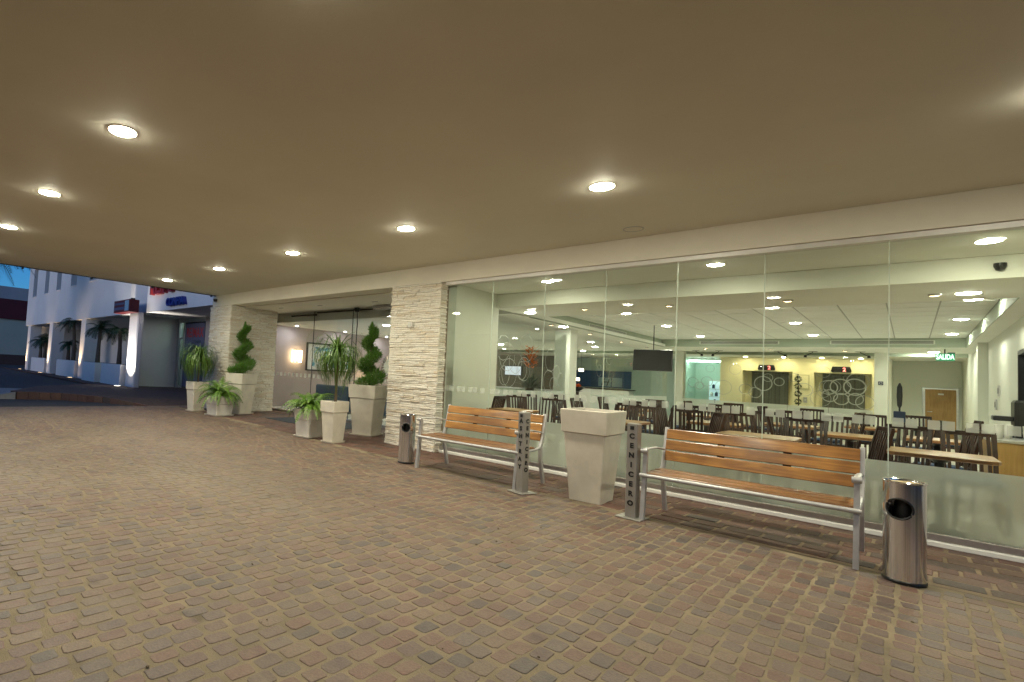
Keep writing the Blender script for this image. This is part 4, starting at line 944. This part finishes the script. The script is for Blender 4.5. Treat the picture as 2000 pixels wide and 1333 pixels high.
# side window, service counter and coffee things
t = thing('side_window','tall dark framed window in the side wall above the counter','window',(1.12,11.9,.75))
for y0,y1,z0,z1 in ((11.3,11.36,.76,2.11),(12.44,12.5,.76,2.11),(11.36,12.44,.76,.82),(11.36,12.44,2.05,2.11)): MB().box(1.09,1.17,y0+.001,y1-.001,z0,z1).build('frame','dark_metal',t)
MB().quadv([(1.14,11.36,.82),(1.14,12.44,.82),(1.14,12.44,2.05),(1.14,11.36,2.05)]).build('pane','window_dark',t)
t = thing('service_counter','honey wood service counter with grey top along the side wall','counter',(.85,9.9,Z0)); MB().box(.63,1.098,9.3,10.9,Z0,.87).build('body','door_wood',t); MB().bbox(.61,1.098,9.28,10.92,.8705,.905,.006).build('top','aluminium',t)
t = thing('coffee_machine','black coffee dispenser standing on the service counter','coffee machine',(.95,10.3,.907)); MB().bbox(.86,1.07,10.12,10.5,.907,1.36,.03).build('body','black_plastic',t); MB().bbox(.70,.86,10.18,10.45,1.10,1.16,.01).build('spout','black_plastic',t); MB().bbox(.72,.86,10.16,10.46,.907,.925,.006).build('drip_tray','dark_metal',t)
for k, (x, y) in enumerate(((.70,9.55),(.78,9.75),(.90,9.5))):
    c = thing('cup_stack','stack of white cups on the service counter, %s from the glass' % ORD[k],'cups',(x,y,.907),0,'cup stacks'); MB().lathe([(.028,0),(.038,.09),(.036,.10),(.039,.16),(.0,.16)],12).build('cups','white_plastic',c,False,True)
t = thing('wall_grille','white louvred air grille high on the side wall','air vent',(1.09,10.9,1.7)); MB().box(1.085,1.0995,10.75,11.2,1.48,1.95).build('frame','white_plastic',t)
for k in range(14): MB().box(1.07,1.0845,10.78,11.17,1.50+k*.031,1.515+k*.031).build('slat','painted_steel',t)
for k, (y, z) in enumerate(((14.9,1.55),(15.4,1.3))):
    c = thing('wall_plate','small plate on the side wall near the pier, %s' % ('upper' if k == 0 else 'lower'),'plate',(1.09,y,z),0,'wall plates'); MB().bbox(1.08,1.0995,y-.1,y+.1,z-.1,z+.1,.004).build('plate','painted_steel',c); MB().box(1.076,1.0795,y-.05,y+.05,z-.05,z+.05).build('cover','dark_metal',c)

# lobby beyond the partition
t = thing('blue_sign_wall','blue reception wall panel with two pale square emblems','sign',(-10.6,26.95,1.1)); MB().bbox(-12.2,-9.2,26.92,26.998,1.12,1.95,.01).build('panel','blue_wall',t)
MB().box(-10.72,-10.12,26.905,26.919,1.18,1.62).build('emblem_tile','pale_blue',t); MB().box(-10.06,-9.6,26.905,26.919,1.18,1.62).build('emblem_tile','pale_blue',t)
o = letter(T_H, t, (-10.42,26.90,1.22), FRONT); o.data.transform(Matrix(((1,.35,0,0),(0,1,0,0),(0,0,1,0),(0,0,0,1))))
for k, (x, z) in enumerate(((-8.62,1.78),(-8.95,1.62),(-8.76,1.42))):
    c = thing('cube_lamp','small glowing cube pendant before the blue wall, %s from above' % ORD[k],'pendant lamp',(x,20.0,z),0,'cube pendants'); MB().bbox(-.07,.07,-.07,.07,-.06,.06,.012).build('cube','lamp_cube',c,False); MB().tube([(0,0,.06),(0,0,2.58-z)],.004,5).build('cord','dark_metal',c,False)
t = thing('reception_desk','white reception desk below the blue wall','desk',(-10.5,25.2,Z0)); MB().bbox(-12.5,-8.6,25.0,25.6,Z0,1.05,.02).build('front','white_paint',t); MB().box(-12.55,-8.55,24.95,25.65,1.052,1.09).build('top','dark_wood',t)
t = thing('flower_bowl','dark bowl of red and orange flowers in the lobby','flowers',(-8.3,19.0,1.0)); MB().lathe([(.05,0),(.16,.06),(.26,.16),(.24,.16),(.0,.10)],16,(-8.3,19.0,.98)).build('bowl','black_plastic',t,smooth=True); mb = MB(); r_ = random.Random(3)
for k in range(120):
    v = Vector((r_.gauss(0,1),r_.gauss(0,1),abs(r_.gauss(0,1)))).normalized(); blade(mb,Vector((-8.3,19.0,1.1))+v*.08,v,.09,.05,v.cross(Vector((.2,.4,1))).normalized(),.2,1)
mb.build('blossoms','flower_orange',t); MB().lathe([(.25,0),(.25,.02),(.06,.05),(.05,.92),(.2,.95)],14,(-8.3,19.0,Z0)).build('stand','dark_wood',t,smooth=True)
t = thing('tall_arrangement','tall orange flower and green leaf arrangement behind the etched partition','flowers',(-6.75,12.6,Z0)); MB().lathe([(.10,0),(.13,.3),(.09,.9),(.11,1.05),(.09,1.05),(0,1.0)],14,(-6.75,12.6,Z0)).build('vase','brown_wall',t,smooth=True)
mb = MB(); m2 = MB()
for k in range(220):
    a = r_.uniform(0,6.28); el = r_.uniform(.2,1.3); v = Vector((math.cos(a)*math.cos(el),math.sin(a)*math.cos(el),math.sin(el))); blade(mb,Vector((-6.75,12.6,1.05)),v,r_.uniform(.3,.6),.035,v.cross(Vector((0,0,1))).normalized(),.6,4)
for k in range(110):
    a = r_.uniform(0,6.28); q = r_.uniform(0,.2); p_ = Vector((-6.75+q*math.cos(a),12.6+q*math.sin(a),r_.uniform(1.6,2.15))); blade(m2,p_,(math.cos(a),math.sin(a),1),.12,.05,(-math.sin(a),math.cos(a),0),.3,2)
mb.build('foliage','palm_leaf',t); m2.build('blossoms','flower_orange',t)
t = thing('wall_screen','small blue lit screen on the dark brown wall','screen',(-9.1,15.97,1.55)); MB().bbox(-9.5,-8.85,15.95,15.998,1.4,1.75,.006).build('case','black_plastic',t); MB().box(-9.47,-8.88,15.945,15.949,1.43,1.72).build('panel','screen_blue',t)
t = thing('back_counter','low green grey counter before the dark brown wall','counter',(-8.3,15.4,Z0)); MB().bbox(-9.4,-7.2,15.1,15.8,Z0,.98,.01).build('body','sage_paint',t); MB().bbox(-9.45,-7.15,15.05,15.85,.982,1.02,.006).build('top','painted_steel',t)

# entrance lobby: picture, sconce, sofas, mirror
t = thing('framed_picture','large dark framed abstract picture on the lobby wall','picture',(-13.58,11.58,1.2)); 
for y0,y1,z0,z1 in ((10.52,10.56,1.20,2.13),(12.60,12.64,1.20,2.13),(10.56,12.60,1.20,1.24),(10.56,12.60,2.09,2.13)): MB().box(-13.598,-13.54,y0,y1,z0,z1).build('frame','black_plastic',t)
MB().box(-13.597,-13.565,10.561,12.599,1.241,2.089).build('mount','white_plastic',t); MB().box(-13.564,-13.56,10.75,12.42,1.33,2.0).build('canvas','picture_paint',t)
t = thing('crystal_sconce','glowing crystal drop wall lamp beside the framed picture','wall lamp',(-13.5,10.1,1.85))
MB().bbox(-13.598,-13.56,10.0,10.2,1.6,1.85,.005).build('back_plate','aluminium',t)
for k in range(9):
    a = math.pi*k/8; y = 10.1-.17*math.cos(a); x = -13.54+.13*math.sin(a); MB().bbox(x-.012,x+.012,y-.012,y+.012,1.45+.05*(k%2),1.83,.003).build('crystal','lamp_sconce',t)
for k, (x0, x1, y0, y1, lb) in enumerate(((-12.6,-10.9,10.2,11.0,'dark blue block sofa below the crystal sconce'),(-10.6,-9.6,10.35,11.1,'dark blue block armchair inside the entrance doors'),(-8.3,-7.2,10.2,11.2,'dark blue block armchair beside the near stone pillar'))):
    t = thing('lobby_sofa',lb,'sofa',((x0+x1)/2,(y0+y1)/2,Z0),0,'blue lobby seats')
    MB().bbox(x0,x1,y0,y0+.2,.08,.80,.03).build('backrest','blue_sofa',t); MB().bbox(x0,x0+.18,y0+.201,y1,.08,.66,.03).build('armrest','blue_sofa',t); MB().bbox(x1-.18,x1,y0+.201,y1,.08,.66,.03).build('armrest','blue_sofa',t); MB().bbox(x0+.181,x1-.181,y0+.201,y1,.10,.44,.03).build('seat','blue_sofa',t)
    for xx in (x0+.06,x1-.06):
        for yy in (y0+.06,y1-.06): MB().tube([(xx,yy,Z0),(xx,yy,.09)],.02,8).build('leg','dark_metal',t)
t = thing('sunburst_mirror','round mirror with radiating spokes on the lobby wall','mirror',(-13.58,14.5,1.5)); c0 = Vector((-13.58,14.5,1.5))
MB().quadv([c0+Vector((.012,.27*math.cos(k*.2618),.27*math.sin(k*.2618))) for k in range(24)]).build('glass','aluminium',t)
for k in range(20): a = k*.31416; MB().tube([c0+Vector((.01,.27*math.cos(a),.27*math.sin(a))),c0+Vector((.01,.40*math.cos(a),.40*math.sin(a)))],.022,6).build('spoke','aluminium',t)
t = thing('table_lamp','small warm lamp standing by the lobby picture wall','lamp',(-13.2,13.2,Z0)); MB().lathe([(.12,0),(.12,.02),(.02,.04),(.02,.95)],12,(-13.2,13.2,Z0)).build('stem','dark_metal',t); MB().lathe([(.10,.95),(.07,1.18)],14,(-13.2,13.2,Z0)).build('shade','lamp_sconce',t)

# ================================================================== NEIGHBOURING BUILDING
nb = thing('office_building', 'white two storey office building with arcade and deep narrow windows', 'building', (-30, 9, 0))
YF, ZS = 8.5, 3.3
wins = [(-44.1,-42.9),(-40.6,-39.5),(-37.5,-36.4),(-34.2,-33.0),(-30.6,-29.3),(-27.2,-26.0)]
WZ0, WZ1 = 5.36, 7.4
mb = MB(); mb.box(-45.6,-24.2,YF,YF+.5,ZS,WZ0); mb.box(-45.6,-24.2,YF,YF+.5,WZ1,10)
xs = [-45.6]+[q for w in wins for q in w]+[-24.2]
for k in range(0, len(xs), 2): mb.box(xs[k],xs[k+1],YF,YF+.5,WZ0,WZ1)
mb.box(-24.2,-13.9,YF+.15,YF+.6,ZS,10); mb.box(-45.6,-45.2,YF+.5,24,0,10); mb.box(-45.2,-13.9,YF+.7,24,9.5,9.8)
mb.build('upper_wall','plaster_white',nb)
MB().box(-45.2,-13.9,YF+.61,13,ZS+.001,ZS+.2).build('soffit','plaster_white',nb)
for a, c in wins:
    w = MB().box(a+.001,c-.001,YF+.36,YF+.40,WZ0,WZ1).build('window','window_dark',nb)
    MB().box(a-.02,c+.02,YF-.03,YF+.34,WZ0-.06,WZ0-.001).build('sill','plaster_white',w)
    MB().box((a+c)/2-.03,(a+c)/2+.03,YF+.34,YF+.359,WZ0+.01,WZ1-.01).build('mullion','dark_metal',w)
for x in (-31.1,-38.1,-44.4): MB().bbox(x-.42,x+.42,YF+.02,YF+.75,0,ZS,.02).build('pillar','plaster_white',nb)
MB().bbox(-23.72,-22.72,8.35,8.62,0,ZS,.05).build('pillar','plaster_white',nb)
MB().box(-24.4,-24.15,9.1,10.85,0,ZS).build('side_wall','plaster_white',nb)
MB().box(-45.2,-24.41,12.4,12.6,0,ZS).build('arcade_wall','plaster_white',nb)
MB().box(-24.15,-23.95,10.8,11.0,0,ZS).build('mullion','aluminium',nb)
MB().box(-21.3,-13.9,10.8,11.0,0,ZS).build('store_wall','far_grey',nb)
MB().box(-24.15,-21.3,10.82,10.95,ZS-.18,ZS).build('door_head','aluminium',nb)
dr = MB().quadv([(-23.95,10.9,.03),(-23.45,10.9,.03),(-23.45,10.9,2.35),(-23.95,10.9,2.35)]).build('door','store_glass',nb)
for a,c,z0,z1 in ((-23.95,-23.90,.03,2.4),(-23.52,-23.45,.03,ZS-.18),(-23.90,-23.52,2.34,2.42),(-23.90,-23.52,.03,.1)): MB().box(a,c,10.86,10.94,z0,z1).build('frame','painted_steel',dr)
MB().tube([(-23.55,10.82,.9),(-23.55,10.82,1.4)],.02,8).build('handle','dark_metal',dr)
MB().quadv([(-23.9,10.9,2.42),(-23.52,10.9,2.42),(-23.52,10.9,ZS-.18),(-23.9,10.9,ZS-.18)]).build('transom_pane','store_glass',nb)
MB().box(-23.44,-21.25,10.87,10.93,.03,ZS-.18).build('shop_window','window_dark',nb)
MB().box(-26,-21.0,13.2,13.3,0,ZS).build('shop_back_wall','mint_wall',nb)
t = thing('shop_lamp','pale lamp inside the neighbouring shop door','ceiling light',(-23.4,12,3.28)); MB().box(-23.9,-23.2,11.6,12.4,3.26,3.299).build('diffuser','lamp_tube',t)
t = thing('shop_banner','dark blue banner printed RE/MAX beside the neighbouring door','banner',(-22.35,10.85,.2)); MB().box(-23.35,-21.45,10.845,10.862,.1,3.05).build('sheet','banner_blue',t)
letter(T_BREM,t,(-22.40,10.84,2.42),FRONT,'lettering',(.82,1.05,1)); letter(T_BCON,t,(-22.15,10.84,2.12),FRONT)
for z, x1 in ((1.72,-22.25),(1.52,-22.0)):
    x = -23.25
    while x < x1: L = rnd.uniform(.06,.2); MB().box(x,min(x+L,x1),10.838,10.842,z,z+.075).build('print_line','navy',t); x += L+.04
t = thing('blue_shop_letters','raised blue letters CONFIA on the white upper wall','sign',(-19.4,8.55,3.45)); letter(T_CONF,t,(-19.45,8.56,3.44),FRONT,'lettering',(.82,.82,1))
t = thing('red_shop_letters','large raised red and blue letters cut off by the canopy edge','sign',(-20.2,8.55,4.05)); letter(T_REM,t,(-20.3,8.56,4.02),FRONT)
t = thing('box_sign','dark red box sign with white panel above the lit pillar','sign',(-23,8.0,3.22)); MB().bbox(-24.0,-22.15,7.75,8.16,3.22,3.75,.01).build('case','dark_red',t); MB().box(-22.65,-22.2,7.74,7.748,3.27,3.70).build('pale_panel','pale_blue',t)
for z, h in ((3.55,.09),(3.33,.12)):
    x = -23.92
    while x < -22.75: L = rnd.uniform(.08,.16); MB().box(x,min(x+L,-22.7),7.742,7.748,z,z+h).build('print_line','banner_blue',t); x += L+.03
MB().bbox(-22.35,-22.2,7.85,8.0,3.7501,3.81,.01).build('lamp_head','dark_metal',t)
# big planters and their palms
def palm(t, z0, H, lean, nf, L, seed, at=(0,0), lw_=.028):
    r_ = random.Random(seed); tp = Vector((at[0]+lean[0], at[1]+lean[1], z0+H)); mid = Vector((at[0]+lean[0]*.2, at[1]+lean[1]*.2, z0+H*.5))
    MB().tube([(at[0],at[1],z0-.1),mid,tp],[.13,.09,.085],8).build('trunk','palm_bark',t,False,True); mb = MB()
    for k in range(nf):
        a = 2*math.pi*k/nf + r_.uniform(-.2,.2); el = r_.uniform(-.1,1.25); d = Vector((math.cos(a)*math.cos(el),math.sin(a)*math.cos(el),math.sin(el))); p = tp.copy(); seg = 12; LL = L*r_.uniform(.8,1.15); tg = Vector((-math.sin(a),math.cos(a),0))
        for q in range(seg):
            p2_ = p+d*(LL/seg); i = len(mb.v); mb.v += [tuple(p-tg*.008),tuple(p+tg*.008),tuple(p2_+tg*.008),tuple(p2_-tg*.008)]; mb.f.append((i,i+1,i+2,i+3))
            for s in (-1,1):
                for h_ in (0,.5): blade(mb, p+(p2_-p)*h_, tg*s*.9+d*.6+Vector((0,0,.15)), LL*.30*math.sin(math.pi*min(.97,.15+.8*(q+h_)/seg)), lw_, d, .7, 2)
            p = p2_; d = (d+Vector((0,0,-.17))).normalized()
    mb.build('crown','palm_leaf',t,False)
for k, (x, y, w, d, lb, ps) in enumerate(((-25.2,8.55,1.3,.75,'nearest the lit pillar',((.0,0,1.55,(-.15,0),20,.95),)),(-28.1,8.45,1.0,.75,'second from the lit pillar',((.1,0,1.75,(-.25,.1),20,1.0),)),(-33.7,8.7,1.9,.6,'between the arcade pillars',((-.6,0,1.0,(-.1,0),16,.8),(.5,0,2.3,(-.5,0),20,1.1))),(-41.0,8.8,1.9,.6,'farthest along the arcade',((-.7,0,1.2,(-.2,0),16,.9),(.5,0,1.15,(.15,0),18,.95))))):
    t = thing('palm_planter','large white square planter with dark small palms, '+lb,'potted palm',(x,y,.0),0,'arcade palm planters')
    MB().bbox(-w,w,-d/2,d/2,.02,.98,.02).build('box','plaster_white',t,False); MB().box(-w+.06,w-.06,-d/2+.06,d/2-.06,.975,.985).build('soil','soil',t,False)
    for q, (px, py, H, lean, nf, L) in enumerate(ps): palm(t,.95,H,lean,nf,L,50+k*3+q,(px,py))
# ground uplights
for k, (x, y, mt, lb) in enumerate(((-23.0,7.80,'lamp_up','white ground uplight before the bright white pillar'),(-31.3,8.1,'lamp_up_warm','yellow ground uplight at the second arcade pillar'),(-38.3,8.15,'lamp_up_warm','warm ground uplight at the third arcade pillar'),(-44.7,8.2,'lamp_up_warm','warm ground uplight at the farthest arcade pillar'))):
    zz = .075 if k == 0 else .05
    t = thing('ground_uplight',lb,'uplight',(x,y,zz),0,'ground uplights'); MB().lathe([(.15,-.04),(.16,.012),(.13,.016)],18).build('bezel','dark_metal',t,False,True); MB().disc((0,0,.014),.13,18).build('lens',mt,t,False)
    ld = bpy.data.lights.new('uplight_beam','SPOT'); ld.energy = 1000 if k == 0 else 520; ld.color = (1,.93,.82) if k == 0 else (1,.72,.42); ld.spot_size = R(84 if k == 0 else 50); ld.spot_blend = .8; ld.shadow_soft_size = .08
    lo = bpy.data.objects.new('beam', ld); COL.objects.link(lo); lo.parent = t; lo.location = (0,0,.05); lo.rotation_euler = (R(180-(14 if k == 0 else 9)),R(-5 if k == 0 else 0),0)
# far side of the street
fb = thing('red_band_building','cream building with a dark red band across the street','building',(-62,0,0)); MB().box(-64,-60,-60,30,0,1.0).build('base_wall','far_brown',fb); MB().box(-64.05,-60.05,-60,30,1.0,4.45).build('wall','far_cream',fb); MB().box(-64.1,-59.9,-60,30,4.45,6.4).build('red_band','dark_red',fb)
t = thing('grey_building','pale grey flat roofed block behind the red banded building','building',(-75,0,0)); MB().box(-80,-72,2,9.6,0,9.0).build('wall','far_grey',t); MB().box(-80,-72.5,-40,1.98,0,8.6).build('wing','far_grey',t); MB().box(-80,-72.2,9.61,40,0,8.9).build('side_wing','far_grey',t)
pt = thing('palm_tree','tall palm with fronds hanging below the canopy edge','palm tree',(-31,3.3,-.03)); palm(pt,0,6.1,(.2,.1),44,3.0,77,(0,0),.05)

# grit and bits of dry leaf lying on the cobbles
mb = MB(); r_ = random.Random(88)
for k in range(90):
    x, y = r_.uniform(-9,.6), r_.uniform(.6,5.4); q = r_.uniform(.004,.013); a = r_.uniform(0,6.28)
    ring = [(x+q*r_.uniform(.6,1.1)*math.cos(a+i*1.2566), y+q*r_.uniform(.4,.9)*math.sin(a+i*1.2566)) for i in range(5)]
    mb.loft([[(px, py, .0045) for px, py in ring], [(x+(px-x)*.6, y+(py-y)*.6, .0045+q*.5) for px, py in ring]], True)
tag(mb.build('grit', 'bark'), 'fine grit and leaf bits scattered over the cobbles', 'grit', kind='stuff')
